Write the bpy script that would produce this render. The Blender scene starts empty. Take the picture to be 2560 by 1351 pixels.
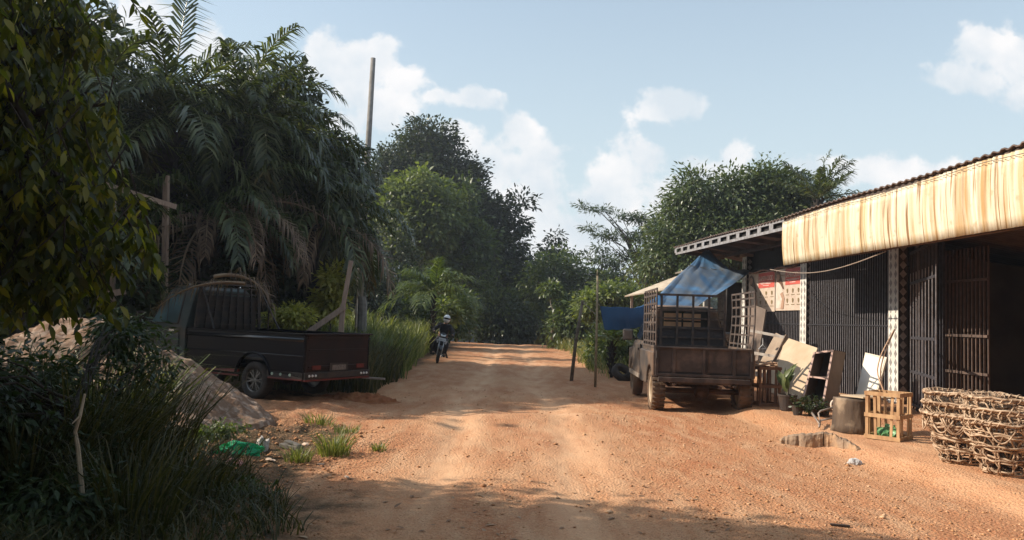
import bpy, math, random
import numpy as np
from mathutils import Vector, Matrix, Euler
R = math.radians
random.seed(7)
rng = np.random.default_rng(11)
sc = bpy.context.scene
COL = sc.collection

# ------------------------------------------------------------------ camera
F = 1900.0; CXP, CYP = 1280.0, 675.5
EYE = Vector((0, 0, 1.6))
cam = bpy.data.cameras.new('camera'); camo = bpy.data.objects.new('camera', cam); COL.objects.link(camo)
cam.sensor_width = 36; cam.lens = 36 * F / 2560; cam.clip_end = 3000; cam.clip_start = 0.05
CM = Matrix.Rotation(R(90 + 3.75), 3, 'X') @ Matrix.Rotation(R(2.0), 3, 'Z')
camo.matrix_world = Matrix.Translation(EYE) @ CM.to_4x4()
sc.camera = camo

# ------------------------------------------------------------------ sun, exposure
SUN_E, SUN_A = 33.0, 2.5
sd = Vector((-math.cos(R(SUN_E)) * math.cos(R(SUN_A)), math.cos(R(SUN_E)) * math.sin(R(SUN_A)), math.sin(R(SUN_E))))
sl = bpy.data.lights.new('sun', 'SUN'); sl.energy = 5.0; sl.angle = R(0.55); sl.color = (1.0, .90, .76)
slo = bpy.data.objects.new('sun', sl); COL.objects.link(slo); slo.rotation_euler = sd.to_track_quat('Z', 'Y').to_euler(); slo.location = (-30, 0, 30)
sc.view_settings.view_transform = 'Standard'; sc.view_settings.look = 'None'
sc.view_settings.exposure = 0.42; sc.view_settings.gamma = 1
sc.cycles.max_bounces = 6; sc.cycles.diffuse_bounces = 3; sc.cycles.glossy_bounces = 2
sc.cycles.transmission_bounces = 4; sc.cycles.transparent_max_bounces = 4
sc.cycles.volume_bounces = 0

# ------------------------------------------------------------------ pixel helpers (pixels of the 2560 px photograph -> world)
def ray(px, py):
    return (CM @ Vector((px - CXP, CYP - py, -F))).normalized()
def pt(px, py, Y):
    d = ray(px, py); return EYE + d * (Y / d.y)
def gp(px, py, z=0.0):
    d = ray(px, py); return EYE + d * ((z - EYE.z) / d.z)

# ------------------------------------------------------------------ world: sky and clouds
w = bpy.data.worlds.new('World'); sc.world = w; w.use_nodes = True
nt = w.node_tree; N = nt.nodes; LK = nt.links; bg = N['Background']
sky = N.new('ShaderNodeTexSky'); sky.sky_type = 'NISHITA'; sky.sun_disc = False
sky.sun_elevation = R(SUN_E); sky.sun_rotation = R(-90 + SUN_A); sky.air_density = 1.25; sky.dust_density = 1.6; sky.ozone_density = 2.2
bg.inputs[1].default_value = 0.132
def wn(t, **k):
    n = N.new(t)
    for a, b in k.items(): setattr(n, a, b)
    return n
def wmath(op, a, b=None, clamp=False):
    n = wn('ShaderNodeMath', operation=op, use_clamp=clamp)
    for i, v in enumerate((a, b)):
        if v is None: continue
        if isinstance(v, (int, float)): n.inputs[i].default_value = v
        else: LK.new(v, n.inputs[i])
    return n.outputs[0]
tc = wn('ShaderNodeTexCoord'); sx = wn('ShaderNodeSeparateXYZ'); LK.new(tc.outputs['Generated'], sx.inputs[0])
yy = wmath('MAXIMUM', sx.outputs[1], 0.08)
cb = wn('ShaderNodeCombineXYZ'); LK.new(wmath('DIVIDE', sx.outputs[0], yy), cb.inputs[0]); LK.new(wmath('DIVIDE', sx.outputs[2], yy), cb.inputs[1])
nz = wn('ShaderNodeTexNoise'); nz.noise_dimensions = '3D'; nz.inputs['Scale'].default_value = 21; nz.inputs['Detail'].default_value = 11; nz.inputs['Roughness'].default_value = .6
LK.new(cb.outputs[0], nz.inputs['Vector'])
nz2 = wn('ShaderNodeTexNoise'); nz2.inputs['Scale'].default_value = 11; nz2.inputs['Detail'].default_value = 5
LK.new(cb.outputs[0], nz2.inputs['Vector'])
# cloud heaps: (px, py, half width, half height)
CL = [(930, 150, 75, 65), (805, 140, 60, 55), (880, 190, 150, 70), (1010, 205, 80, 45), (960, 250, 120, 50), (1090, 240, 50, 25),
      (1195, 245, 75, 28), (1160, 350, 60, 50), (1230, 420, 120, 80), (1320, 340, 55, 55), (1340, 420, 70, 80), (1290, 520, 190, 90), (1300, 640, 300, 90),
      (1660, 275, 95, 45), (1710, 262, 60, 35), (1560, 430, 95, 80), (1600, 390, 60, 45), (1540, 520, 130, 70), (1840, 390, 50, 40), (1790, 440, 90, 45), (1700, 500, 120, 60),
      (2470, 130, 90, 60), (2540, 160, 110, 85), (2440, 200, 130, 40), (2630, 220, 130, 60), 
      (520, 130, 60, 70), (860, 320, 60, 45), (970, 300, 45, 40), (600, 230, 120, 90), (330, 80, 140, 120), (2200, 430, 260, 40), (1430, 600, 200, 70), (1180, 480, 70, 60), (2380, 470, 200, 60)]
mask = None
for (cx, cy, rx, ry) in CL:
    d = ray(cx, cy); u, v = d.x / d.y, d.z / d.y
    m = wn('ShaderNodeVectorMath', operation='MULTIPLY_ADD'); LK.new(cb.outputs[0], m.inputs[0])
    sxx, syy = F / rx, F / ry
    m.inputs[1].default_value = (sxx, syy, 0); m.inputs[2].default_value = (-u * sxx, -v * syy, 0)
    l = wn('ShaderNodeVectorMath', operation='LENGTH'); LK.new(m.outputs[0], l.inputs[0])
    if mask is None: mask = l.outputs['Value']
    else:
        mn = wn('ShaderNodeMath', operation='SMOOTH_MIN'); LK.new(mask, mn.inputs[0]); LK.new(l.outputs['Value'], mn.inputs[1]); mn.inputs[2].default_value = .35
        mask = mn.outputs[0]
# mask: distance to nearest heap, 1 = its rim
dist = wmath('ADD', mask, wmath('MULTIPLY', wmath('SUBTRACT', nz.outputs[0], .5), 2.9))
mr = wn('ShaderNodeMapRange', interpolation_type='SMOOTHSTEP'); LK.new(dist, mr.inputs[0]); mr.inputs[1].default_value = 1.25; mr.inputs[2].default_value = .62
veil = wn('ShaderNodeMapRange', interpolation_type='SMOOTHSTEP'); LK.new(sx.outputs[2], veil.inputs[0]); veil.inputs[1].default_value = .52; veil.inputs[2].default_value = .02
front = wn('ShaderNodeMapRange'); LK.new(sx.outputs[1], front.inputs[0]); front.inputs[1].default_value = .1; front.inputs[2].default_value = .4
cf = wmath('MULTIPLY', mr.outputs[0], front.outputs[0])
cf = wmath('MULTIPLY', cf, .9)
shade = wn('ShaderNodeMapRange'); LK.new(nz2.outputs[0], shade.inputs[0]); shade.inputs[1].default_value = .38; shade.inputs[2].default_value = .62
cc = wn('ShaderNodeMix', data_type='RGBA'); LK.new(shade.outputs[0], cc.inputs[0]); cc.inputs[6].default_value = (4.3, 4.7, 5.05, 1); cc.inputs[7].default_value = (6.0, 5.85, 5.8, 1)
vl = wn('ShaderNodeMix', data_type='RGBA'); LK.new(wmath('MULTIPLY_ADD', veil.outputs[0], .55), vl.inputs[0]); LK.new(sky.outputs[0], vl.inputs[6]); vl.inputs[7].default_value = (4.0, 4.7, 5.0, 1); vl.inputs[0].links[0].from_node.inputs[2].default_value = .40
fin = wn('ShaderNodeMix', data_type='RGBA'); LK.new(cf, fin.inputs[0]); LK.new(vl.outputs[2], fin.inputs[6]); LK.new(cc.outputs[2], fin.inputs[7])
LK.new(fin.outputs[2], bg.inputs[0])

# ------------------------------------------------------------------ naming helpers
def tag(o, label=None, cat=None, group=None, kind=None):
    if label: o['label'] = label
    if cat: o['category'] = cat
    if group: o['group'] = group
    if kind: o['kind'] = kind
    return o
def thing(name, label, cat, loc=(0, 0, 0), rot=(0, 0, 0), group=None):
    o = bpy.data.objects.new(name, None); COL.objects.link(o); o.location = loc; o.rotation_euler = rot
    o.empty_display_size = .1
    return tag(o, label, cat, group)
def copy_tree(o, parent=None):
    c = o.copy(); COL.objects.link(c); c.parent = parent
    for ch in o.children: copy_tree(ch, c)
    return c

# ------------------------------------------------------------------ materials
MATS = {}
def M(name, c1, c2=None, scale=6, rough=.75, bump=0, bscale=None, metal=0, spec=.4, coord='Object', stretch=None, contrast=(.35, .65), c3=None, c3s=1.5, trans=0):
    if name in MATS: return MATS[name]
    m = bpy.data.materials.new(name); m.use_nodes = True; t = m.node_tree; n = t.nodes; p = n['Principled BSDF']
    p.inputs['Roughness'].default_value = rough; p.inputs['Metallic'].default_value = metal; p.inputs['Specular IOR Level'].default_value = spec
    tcn = n.new('ShaderNodeTexCoord'); mp = n.new('ShaderNodeMapping'); t.links.new(tcn.outputs[coord], mp.inputs[0])
    if stretch: mp.inputs['Scale'].default_value = stretch
    c2 = c2 or tuple(x * .7 for x in c1)
    no = n.new('ShaderNodeTexNoise'); no.inputs['Scale'].default_value = scale; no.inputs['Detail'].default_value = 6; t.links.new(mp.outputs[0], no.inputs['Vector'])
    mrn = n.new('ShaderNodeMapRange'); t.links.new(no.outputs[0], mrn.inputs[0]); mrn.inputs[1].default_value = contrast[0]; mrn.inputs[2].default_value = contrast[1]
    mx = n.new('ShaderNodeMix'); mx.data_type = 'RGBA'; t.links.new(mrn.outputs[0], mx.inputs[0]); mx.inputs[6].default_value = (*c1, 1); mx.inputs[7].default_value = (*c2, 1)
    out = mx.outputs[2]
    if c3:
        no3 = n.new('ShaderNodeTexNoise'); no3.inputs['Scale'].default_value = c3s; no3.inputs['Detail'].default_value = 4; t.links.new(tcn.outputs[coord], no3.inputs['Vector'])
        m3 = n.new('ShaderNodeMapRange'); t.links.new(no3.outputs[0], m3.inputs[0]); m3.inputs[1].default_value = .48; m3.inputs[2].default_value = .62
        x3 = n.new('ShaderNodeMix'); x3.data_type = 'RGBA'; t.links.new(m3.outputs[0], x3.inputs[0]); t.links.new(out, x3.inputs[6]); x3.inputs[7].default_value = (*c3, 1); out = x3.outputs[2]
    t.links.new(out, p.inputs['Base Color'])
    if bump:
        nb = n.new('ShaderNodeTexNoise'); nb.inputs['Scale'].default_value = bscale or scale * 6; nb.inputs['Detail'].default_value = 5; t.links.new(mp.outputs[0], nb.inputs['Vector'])
        bn = n.new('ShaderNodeBump'); bn.inputs['Strength'].default_value = bump; bn.inputs['Distance'].default_value = .02; t.links.new(nb.outputs[0], bn.inputs['Height']); t.links.new(bn.outputs[0], p.inputs['Normal'])
    if trans:
        tr = n.new('ShaderNodeBsdfTranslucent'); t.links.new(out, tr.inputs[0]); ms = n.new('ShaderNodeMixShader'); ms.inputs[0].default_value = trans
        t.links.new(p.outputs[0], ms.inputs[1]); t.links.new(tr.outputs[0], ms.inputs[2]); t.links.new(ms.outputs[0], n['Material Output'].inputs[0])
    MATS[name] = m; return m
def leafmat(name, ca, cb_, cc_, trans=.35, rough=.45, tmul=1.6):
    if name in MATS: return MATS[name]
    m = bpy.data.materials.new(name); m.use_nodes = True; t = m.node_tree; n = t.nodes; p = n['Principled BSDF']
    at = n.new('ShaderNodeAttribute'); at.attribute_name = 'rnd'
    cr = n.new('ShaderNodeValToRGB'); t.links.new(at.outputs['Fac'], cr.inputs[0]); e = cr.color_ramp.elements
    e[0].color = (*ca, 1); e[1].color = (*cc_, 1); e[1].position = 1; x = e.new(.55); x.color = (*cb_, 1)
    t.links.new(cr.outputs[0], p.inputs['Base Color']); p.inputs['Roughness'].default_value = rough; p.inputs['Specular IOR Level'].default_value = .45
    tr = n.new('ShaderNodeBsdfTranslucent'); mu = n.new('ShaderNodeMix'); mu.data_type = 'RGBA'; mu.blend_type = 'MULTIPLY'; mu.inputs[0].default_value = 1
    t.links.new(cr.outputs[0], mu.inputs[6]); mu.inputs[7].default_value = (1.5 * tmul / 1.6, 1.6 * tmul / 1.6, .55 * tmul / 1.6, 1)
    t.links.new(mu.outputs[2], tr.inputs[0]); ms = n.new('ShaderNodeMixShader'); ms.inputs[0].default_value = trans
    t.links.new(p.outputs[0], ms.inputs[1]); t.links.new(tr.outputs[0], ms.inputs[2]); t.links.new(ms.outputs[0], n['Material Output'].inputs[0])
    MATS[name] = m; return m

# ------------------------------------------------------------------ mesh builder
class MB:
    def __init__(s): s.v = []; s.f = []
    def add(s, vs, fs):
        b = len(s.v); s.v += [tuple(x) for x in vs]; s.f += [tuple(i + b for i in f) for f in fs]; return s
    def box(s, c, d, rot=None):
        c = Vector(c); hx, hy, hz = d[0] / 2, d[1] / 2, d[2] / 2
        vs = [Vector((x * hx, y * hy, z * hz)) for x in (-1, 1) for y in (-1, 1) for z in (-1, 1)]
        if rot is not None: vs = [rot @ q for q in vs]
        return s.add([q + c for q in vs], [(0, 1, 3, 2), (4, 6, 7, 5), (0, 4, 5, 1), (2, 3, 7, 6), (0, 2, 6, 4), (1, 5, 7, 3)])
    def bar(s, a, b, w, h=None, up=(0, 0, 1)):
        a = Vector(a); b = Vector(b); h = h or w; d = (b - a); L = d.length
        if L < 1e-6: return s
        d.normalize(); up = Vector(up)
        if abs(d.dot(up)) > .98: up = Vector((1, 0, 0))
        sd_ = d.cross(up).normalized(); u = sd_.cross(d).normalized()
        vs = [p + sd_ * (x * w / 2) + u * (z * h / 2) for p in (a, b) for (x, z) in ((-1, -1), (1, -1), (1, 1), (-1, 1))]
        return s.add(vs, [(3, 2, 1, 0), (4, 5, 6, 7), (0, 1, 5, 4), (1, 2, 6, 5), (2, 3, 7, 6), (3, 0, 4, 7)])
    def tube(s, pts, r, n=6, caps=True):
        pts = [Vector(p) for p in pts]; k = len(pts)
        if not hasattr(r, '__len__'): r = [r] * k
        b = []; prev = None
        for i, p in enumerate(pts):
            t = (pts[min(i + 1, k - 1)] - pts[max(i - 1, 0)])
            if t.length < 1e-9: t = Vector((0, 0, 1))
            t.normalize()
            if prev is None:
                a = Vector((0, 0, 1)) if abs(t.z) < .9 else Vector((1, 0, 0))
                u = t.cross(a).normalized()
            else:
                u = prev - t * prev.dot(t)
                if u.length < 1e-6: u = t.orthogonal()
                u.normalize()
            prev = u; q = t.cross(u)
            for j in range(n):
                an = 2 * math.pi * j / n; b.append(p + (u * math.cos(an) + q * math.sin(an)) * r[i])
        f = [(i * n + j, i * n + (j + 1) % n, (i + 1) * n + (j + 1) % n, (i + 1) * n + j) for i in range(k - 1) for j in range(n)]
        if caps: f += [tuple(range(n - 1, -1, -1)), tuple((k - 1) * n + j for j in range(n))]
        return s.add(b, f)
    def prism(s, poly, axis, a, b):
        # poly of 2-D points; axis 'x','y','z' is the extrusion axis
        def P(p, t): return {'x': (t, p[0], p[1]), 'y': (p[0], t, p[1]), 'z': (p[0], p[1], t)}[axis]
        n = len(poly); vs = [P(p, a) for p in poly] + [P(p, b) for p in poly]
        return s.add(vs, [tuple(range(n - 1, -1, -1)), tuple(range(n, 2 * n))] + [(i, (i + 1) % n, n + (i + 1) % n, n + i) for i in range(n)])
    def lathe(s, prof, c=(0, 0, 0), axis='z', n=20, cap=False):
        c = Vector(c); vs = []
        for (r, h) in prof:
            for j in range(n):
                a = 2 * math.pi * j / n; x, y = r * math.cos(a), r * math.sin(a)
                vs.append(c + Vector({'z': (x, y, h), 'y': (x, h, y), 'x': (h, x, y)}[axis]))
        k = len(prof); f = [(i * n + j, i * n + (j + 1) % n, (i + 1) * n + (j + 1) % n, (i + 1) * n + j) for i in range(k - 1) for j in range(n)]
        if cap: f += [tuple(range(n)), tuple((k - 1) * n + j for j in range(n))]
        return s.add(vs, f)
    def quadthick(s, q, t):
        q = [Vector(x) for x in q]; nn = (q[1] - q[0]).cross(q[3] - q[0]).normalized() * t
        return s.add(q + [x + nn for x in q], [(3, 2, 1, 0), (4, 5, 6, 7), (0, 1, 5, 4), (1, 2, 6, 5), (2, 3, 7, 6), (3, 0, 4, 7)])
    def build(s, name, mat, parent=None, smooth=False, bevel=0, sub=0, loc=None):
        me = bpy.data.meshes.new(name); me.from_pydata(s.v, [], s.f); me.validate()
        o = bpy.data.objects.new(name, me); COL.objects.link(o); me.materials.append(mat)
        if parent is not None: o.parent = parent
        if loc is not None: o.location = loc
        import bmesh
        bm = bmesh.new(); bm.from_mesh(me); bmesh.ops.recalc_face_normals(bm, faces=bm.faces); bm.to_mesh(me); bm.free()
        if smooth: me.shade_smooth()
        if bevel:
            b = o.modifiers.new('b', 'BEVEL'); b.width = bevel; b.segments = 2; b.limit_method = 'ANGLE'; b.angle_limit = R(40)
        if sub: m_ = o.modifiers.new('s', 'SUBSURF'); m_.levels = m_.render_levels = sub
        return o

def mesh_np(name, V, Fc, mat, parent=None, rnd=None, smooth=False):
    V = np.asarray(V, np.float32); Fc = np.asarray(Fc, np.int32); nf, k = Fc.shape
    me = bpy.data.meshes.new(name); me.vertices.add(len(V)); me.vertices.foreach_set('co', V.ravel())
    me.loops.add(nf * k); me.loops.foreach_set('vertex_index', Fc.ravel()); me.polygons.add(nf)
    me.polygons.foreach_set('loop_start', np.arange(0, nf * k, k, dtype=np.int32))
    if rnd is not None:
        a = me.attributes.new('rnd', 'FLOAT', 'POINT'); a.data.foreach_set('value', np.asarray(rnd, np.float32))
    me.update(calc_edges=True)
    if smooth: me.shade_smooth()
    me.materials.append(mat); o = bpy.data.objects.new(name, me); COL.objects.link(o)
    if parent is not None: o.parent = parent
    return o

# ------------------------------------------------------------------ noise
def vn(x, y, seed=0):
    xi = np.floor(x); yi = np.floor(y); fx = x - xi; fy = y - yi; fx = fx * fx * (3 - 2 * fx); fy = fy * fy * (3 - 2 * fy)
    def h(a, b):
        t = np.sin(a * 127.1 + b * 311.7 + seed * 74.7) * 43758.5453; return t - np.floor(t)
    return (h(xi, yi) * (1 - fx) + h(xi + 1, yi) * fx) * (1 - fy) + (h(xi, yi + 1) * (1 - fx) + h(xi + 1, yi + 1) * fx) * fy - .5
def fbm(x, y, seed=0, o=4):
    s = 0; a = 1
    for i in range(o): s = s + a * vn(x, y, seed + i * 3); x = x * 2.03; y = y * 2.03; a *= .5
    return s
def sstep(a, b, x):
    t = np.clip((x - a) / (b - a), 0, 1); return t * t * (3 - 2 * t)
RL = ([0, 5, 10, 18, 27, 40, 52, 70, 90], [-2.1, -2.0, -2.0, -2.3, -3.0, -3.6, -4.2, -6, -12])
RR = ([0, 5, 8, 11, 14, 20, 40, 52, 70, 90], [6.5, 5.6, 4.5, 3.9, 2.9, 2.2, 2.5, 2.0, 0.5, -5])
def zt(x, y):
    x = np.asarray(x, float); y = np.asarray(y, float)
    xl = np.interp(y, *RL); xr = np.interp(y, *RR)
    z = .05 * fbm(x * .45, y * .3, 1) + .022 * fbm(x * 1.7, y * 1.1, 5) + .012 * fbm(x * 6, y * 5, 9, 3)
    z = z - .035 * np.exp(-((x + .75 + .1 * np.sin(y * .5)) / .22) ** 2) - .03 * np.exp(-((x - .75 + .12 * np.sin(y * .4)) / .25) ** 2)
    z = z + .10 * np.exp(-((y - 12.3 - .25 * x) / .55) ** 2) * np.exp(-((x - .4) / 1.7) ** 2)
    z = z + .07 * np.exp(-((y - 9.9) / .5) ** 2) * np.exp(-((x + 1.6) / .5) ** 2)
    off = sstep(xl + .2, xl - 1.2, x)
    z = z + off * (.05 + .10 * (fbm(x * 3, y * 3, 21, 4) + .3)) * np.exp(-y / 60)
    z = z + sstep(0, -5, x + 3.2) * sstep(16, 26, y) * .5
    kx = 5.05 - .068 * y
    z = z + .13 * sstep(kx - .1, kx + .45, x) * sstep(24, 20, y)
    z = z + .25 * sstep(xr, xr + 3, x) * sstep(26, 34, y)
    z = z + (.05 * fbm(x * 5, y * 5, 61, 4) + .03 * np.abs(fbm(x * 12, y * 12, 63, 3))) * sstep(-1.9, -2.6, x) * sstep(6.5, 7.5, y) * sstep(12, 10.5, y)
    # tyre ridges in the soft soil at the road's left edge
    msk = np.exp(-((x + 1.75) / .5) ** 2) * np.exp(-((y - 9.2) / .7) ** 2)
    z = z + msk * .022 * np.sin((x * 1.0 - y * .35) * 55)
    z = z + .07 * fbm(x * .35, y * .35, 41, 2) * sstep(13, 25, y)
    z = z - sstep(50, 75, y) * 2.2 - sstep(75, 200, y) * 2
    return z
def zt1(x, y): return float(zt(x, y))
# ================================================================== GROUND
def ground_mat():
    m = bpy.data.materials.new('red_earth'); m.use_nodes = True; t = m.node_tree; n = t.nodes; L = t.links; p = n['Principled BSDF']
    p.inputs['Roughness'].default_value = .95; p.inputs['Specular IOR Level'].default_value = .15
    g = n.new('ShaderNodeNewGeometry')
    def noise(s, d=5, st=None, r=.55):
        o = n.new('ShaderNodeTexNoise'); o.inputs['Scale'].default_value = s; o.inputs['Detail'].default_value = d; o.inputs['Roughness'].default_value = r
        if st:
            mp = n.new('ShaderNodeMapping'); mp.inputs['Scale'].default_value = st; L.new(g.outputs['Position'], mp.inputs[0]); L.new(mp.outputs[0], o.inputs['Vector'])
        else: L.new(g.outputs['Position'], o.inputs['Vector'])
        return o.outputs[0]
    def rng_(x, a, b):
        o = n.new('ShaderNodeMapRange'); L.new(x, o.inputs[0]); o.inputs[1].default_value = a; o.inputs[2].default_value = b; return o.outputs[0]
    def mix(f, a, b, bt='MIX'):
        o = n.new('ShaderNodeMix'); o.data_type = 'RGBA'; o.blend_type = bt
        for i, v in ((0, f), (6, a), (7, b)):
            if isinstance(v, (int, float)): o.inputs[i].default_value = v
            elif isinstance(v, tuple): o.inputs[i].default_value = (*v, 1)
            else: L.new(v, o.inputs[i])
        return o.outputs[2]
    c = mix(rng_(noise(.55, 6, (1, .5, 1)), .38, .62), (.57, .285, .145), (.45, .185, .088))
    c = mix(rng_(noise(2.2, 6, (1.6, .45, 1)), .45, .7), c, (.62, .36, .205))
    tk = n.new('ShaderNodeAttribute'); tk.attribute_name = 'trk'
    tkm = n.new('ShaderNodeMath'); tkm.operation = 'MULTIPLY'; L.new(tk.outputs['Fac'], tkm.inputs[0]); L.new(rng_(noise(1.4, 5, (2, .35, 1)), .30, .58), tkm.inputs[1])
    c = mix(rng_(noise(24, 4), .5, .75), c, (.62, .36, .19))
    c = mix(rng_(noise(60, 4), .52, .72), c, (.27, .09, .035))
    vo = n.new('ShaderNodeTexVoronoi'); vo.inputs['Scale'].default_value = 38; L.new(g.outputs['Position'], vo.inputs['Vector'])
    gs = n.new('ShaderNodeMath'); gs.operation = 'MULTIPLY'; L.new(rng_(vo.outputs['Distance'], .26, .12), gs.inputs[0]); L.new(rng_(noise(.8, 4), .40, .60), gs.inputs[1])
    c = mix(gs.outputs[0], c, (.64, .43, .28))
    tk2 = n.new('ShaderNodeMath'); tk2.operation = 'MULTIPLY'; tk2.inputs[1].default_value = .6; L.new(tkm.outputs[0], tk2.inputs[0])
    c = mix(tk2.outputs[0], c, (.66, .42, .25))
    at = n.new('ShaderNodeAttribute'); at.attribute_name = 'rnd'
    sm = n.new('ShaderNodeMath'); sm.operation = 'ADD'; L.new(at.outputs['Fac'], sm.inputs[0])
    s2 = n.new('ShaderNodeMath'); s2.operation = 'MULTIPLY_ADD'; L.new(noise(3.5, 6), s2.inputs[0]); s2.inputs[1].default_value = 1.1; s2.inputs[2].default_value = -.55; L.new(s2.outputs[0], sm.inputs[1])
    soil = mix(rng_(noise(9, 6), .35, .65), (.17, .10, .055), (.075, .05, .028))
    soil = mix(rng_(noise(45, 4), .55, .75), soil, (.30, .22, .13))
    c = mix(rng_(sm.outputs[0], .3, .7), c, soil)
    L.new(c, p.inputs['Base Color'])
    ad = n.new('ShaderNodeMath'); ad.operation = 'MULTIPLY_ADD'; L.new(noise(28, 6, None, .65), ad.inputs[0]); ad.inputs[1].default_value = 1.0
    mm = n.new('ShaderNodeMath'); mm.operation = 'MULTIPLY'; mm.inputs[1].default_value = -.5; L.new(vo.outputs['Distance'], mm.inputs[0]); L.new(mm.outputs[0], ad.inputs[2])
    b = n.new('ShaderNodeBump'); b.inputs['Strength'].default_value = .9; b.inputs['Distance'].default_value = .035; ib = n.new('ShaderNodeMath'); ib.operation = 'MULTIPLY_ADD'; L.new(tkm.outputs[0], ib.inputs[0]); ib.inputs[1].default_value = -.75; ib.inputs[2].default_value = 1; L.new(ib.outputs[0], b.inputs['Strength']); L.new(ad.outputs[0], b.inputs['Height']); L.new(b.outputs[0], p.inputs['Normal'])
    return m
GM = ground_mat()
def axis_pts(lo, a, b, hi, step, growth):
    mid = list(np.arange(a, b, step)); up = [b]; s = step
    while up[-1] < hi: s *= growth; up.append(up[-1] + s)
    dn = [a]; s = step
    while dn[-1] > lo: s *= growth; dn.append(dn[-1] - s)
    return np.array(dn[1:][::-1] + mid + up)
gx = axis_pts(-500, -5.5, 7.5, 500, .045, 1.09); gy = axis_pts(-120, 4.2, 15, 1500, .045, 1.028)
GX, GY = np.meshgrid(gx, gy); GZ = zt(GX, GY)
GZ = np.where(GY < 3, GZ * .5, GZ)
Vg = np.stack([GX, GY, GZ], -1).reshape(-1, 3)
nx, ny = len(gx), len(gy)
I = np.arange((ny - 1) * (nx - 1)); r_, c_ = I // (nx - 1), I % (nx - 1); a_ = r_ * nx + c_
Fg = np.stack([a_, a_ + 1, a_ + nx + 1, a_ + nx], -1)
cxm = (gx[c_] + gx[c_ + 1]) / 2; cym = (gy[r_] + gy[r_ + 1]) / 2
isroad = (cxm > np.interp(cym, *RL) + .12 * fbm(cxm, cym * .8, 3)) & (cxm < np.interp(cym, *RR) + .15 * fbm(cxm, cym * .8, 4)) & (cym < 90) & (cym > -40)
soil = sstep(-2.2, -3.6, GX) * sstep(60, 40, GY) * .75 + sstep(0, 1, 1 - np.abs(GX - 4) / 4) * sstep(26, 34, GY) * .45 * (GX > np.interp(GY, *RR)) + (GY > 60) * .8 + (np.abs(GX) > 14) * .8
soil = np.maximum(soil, .72 * sstep(-1.5, -2.4, GX) * sstep(11.5, 10.2, GY)); soil = np.maximum(soil, .62 * sstep(-.3, -1.9, GX) * sstep(7.6, 6.6, GY))  # near-left term: leaf litter, plus tree shade put into the soil colour
soil = np.clip(soil - .45 * np.exp(-((GX + 3.4) / 1.6) ** 2 - ((GY - 12.6) / 1.3) ** 2), 0, 1).ravel()
trk = (np.exp(-((GX + .75 + .1 * np.sin(GY * .5)) / .42) ** 2) * (.35 + .65 * sstep(6.5, 8, GY)) + .85 * np.exp(-((GX - .75 + .12 * np.sin(GY * .4)) / .5) ** 2) + .5 * np.exp(-((GX - 5.2) / .9) ** 2) * (GY < 12)).clip(0, 1).ravel()  # left track fades near the viewer, where shade is put into its colour
def sub_mesh(name, sel):
    f = Fg[sel]; u, inv = np.unique(f, return_inverse=True)
    o = mesh_np(name, Vg[u], inv.reshape(f.shape), GM, rnd=soil[u], smooth=True)
    a = o.data.attributes.new('trk', 'FLOAT', 'POINT'); a.data.foreach_set('value', trk[u].astype(np.float32)); return o
tag(sub_mesh('dirt_road', isroad), 'rutted orange dirt road running away from the viewer', kind='structure')
tag(sub_mesh('ground', ~isroad), 'bare soil verge and yard beside the dirt road', kind='structure')

# loose stones on the road
def stones(n, xs, ys, smin, smax, zf=zt):
    x = xs; y = ys; n = len(x)
    s = smin + (smax - smin) * rng.random(n) ** 3
    base = np.array([(1, 0, 0), (0, 1, 0), (-1, 0, 0), (0, -1, 0), (0, 0, 1), (0, 0, -1), (.7, .7, .3), (-.7, -.6, .4)])[:6]
    V = base[None] * (1 + .5 * (rng.random((n, 6, 1)) - .5)) + (rng.random((n, 6, 3)) - .5) * .45
    V[:, :, 2] *= .6
    V *= s[:, None, None]; V[:, :, 0] += x[:, None]; V[:, :, 1] += y[:, None]; V[:, :, 2] += (zf(x, y) + s * .22)[:, None]
    f = np.array([(0, 1, 4), (1, 2, 4), (2, 3, 4), (3, 0, 4), (1, 0, 5), (2, 1, 5), (3, 2, 5), (0, 3, 5)])
    Fx = (f[None] + 6 * np.arange(n)[:, None, None]).reshape(-1, 3)
    return V.reshape(-1, 3), Fx, np.repeat(rng.random(n), 6)
n_ = 15000
ys = 4.6 + 13 * rng.random(n_) ** 1.5; xs = rng.uniform(-2.4, 6.0, n_)
dens = (.22 + .9 * sstep(1.1, 2.2, xs) * sstep(5.2, 4, xs) + .5 * (fbm(xs * 1.2, ys * 1.0, 77) > .12)) * (1 - .85 * np.exp(-((xs + .75) / .4) ** 2) - .7 * np.exp(-((xs - .75) / .45) ** 2))
kx_ = 4.65 - .068 * ys
keep = (rng.random(n_) < dens) & (xs < kx_ + .9 * rng.random(n_))
xs, ys = xs[keep], ys[keep]
V1, F1, r1 = stones(0, xs, ys, .004, .021)
nc_ = 900; xc_ = rng.uniform(-3.8, -1.7, nc_); yc_ = rng.uniform(7.4, 11, nc_); V3, F3, r3 = stones(0, xc_, yc_, .008, .036)
nb = 60; xb = rng.uniform(-2, 4.6, nb); yb = rng.uniform(5, 14, nb); V2, F2, r2 = stones(0, xb, yb, .015, .038)
st_mat = leafmat('stone', (.32, .14, .06), (.50, .26, .12), (.62, .39, .23), trans=0, rough=.9)
tag(mesh_np('gravel', np.vstack([V1, V2, V3]), np.vstack([F1, F2 + len(V1), F3 + len(V1) + len(V2)]), st_mat, rnd=np.concatenate([r1, r2, r3 * .6])), 'loose orange gravel strewn over the dirt road', kind='stuff')

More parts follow.
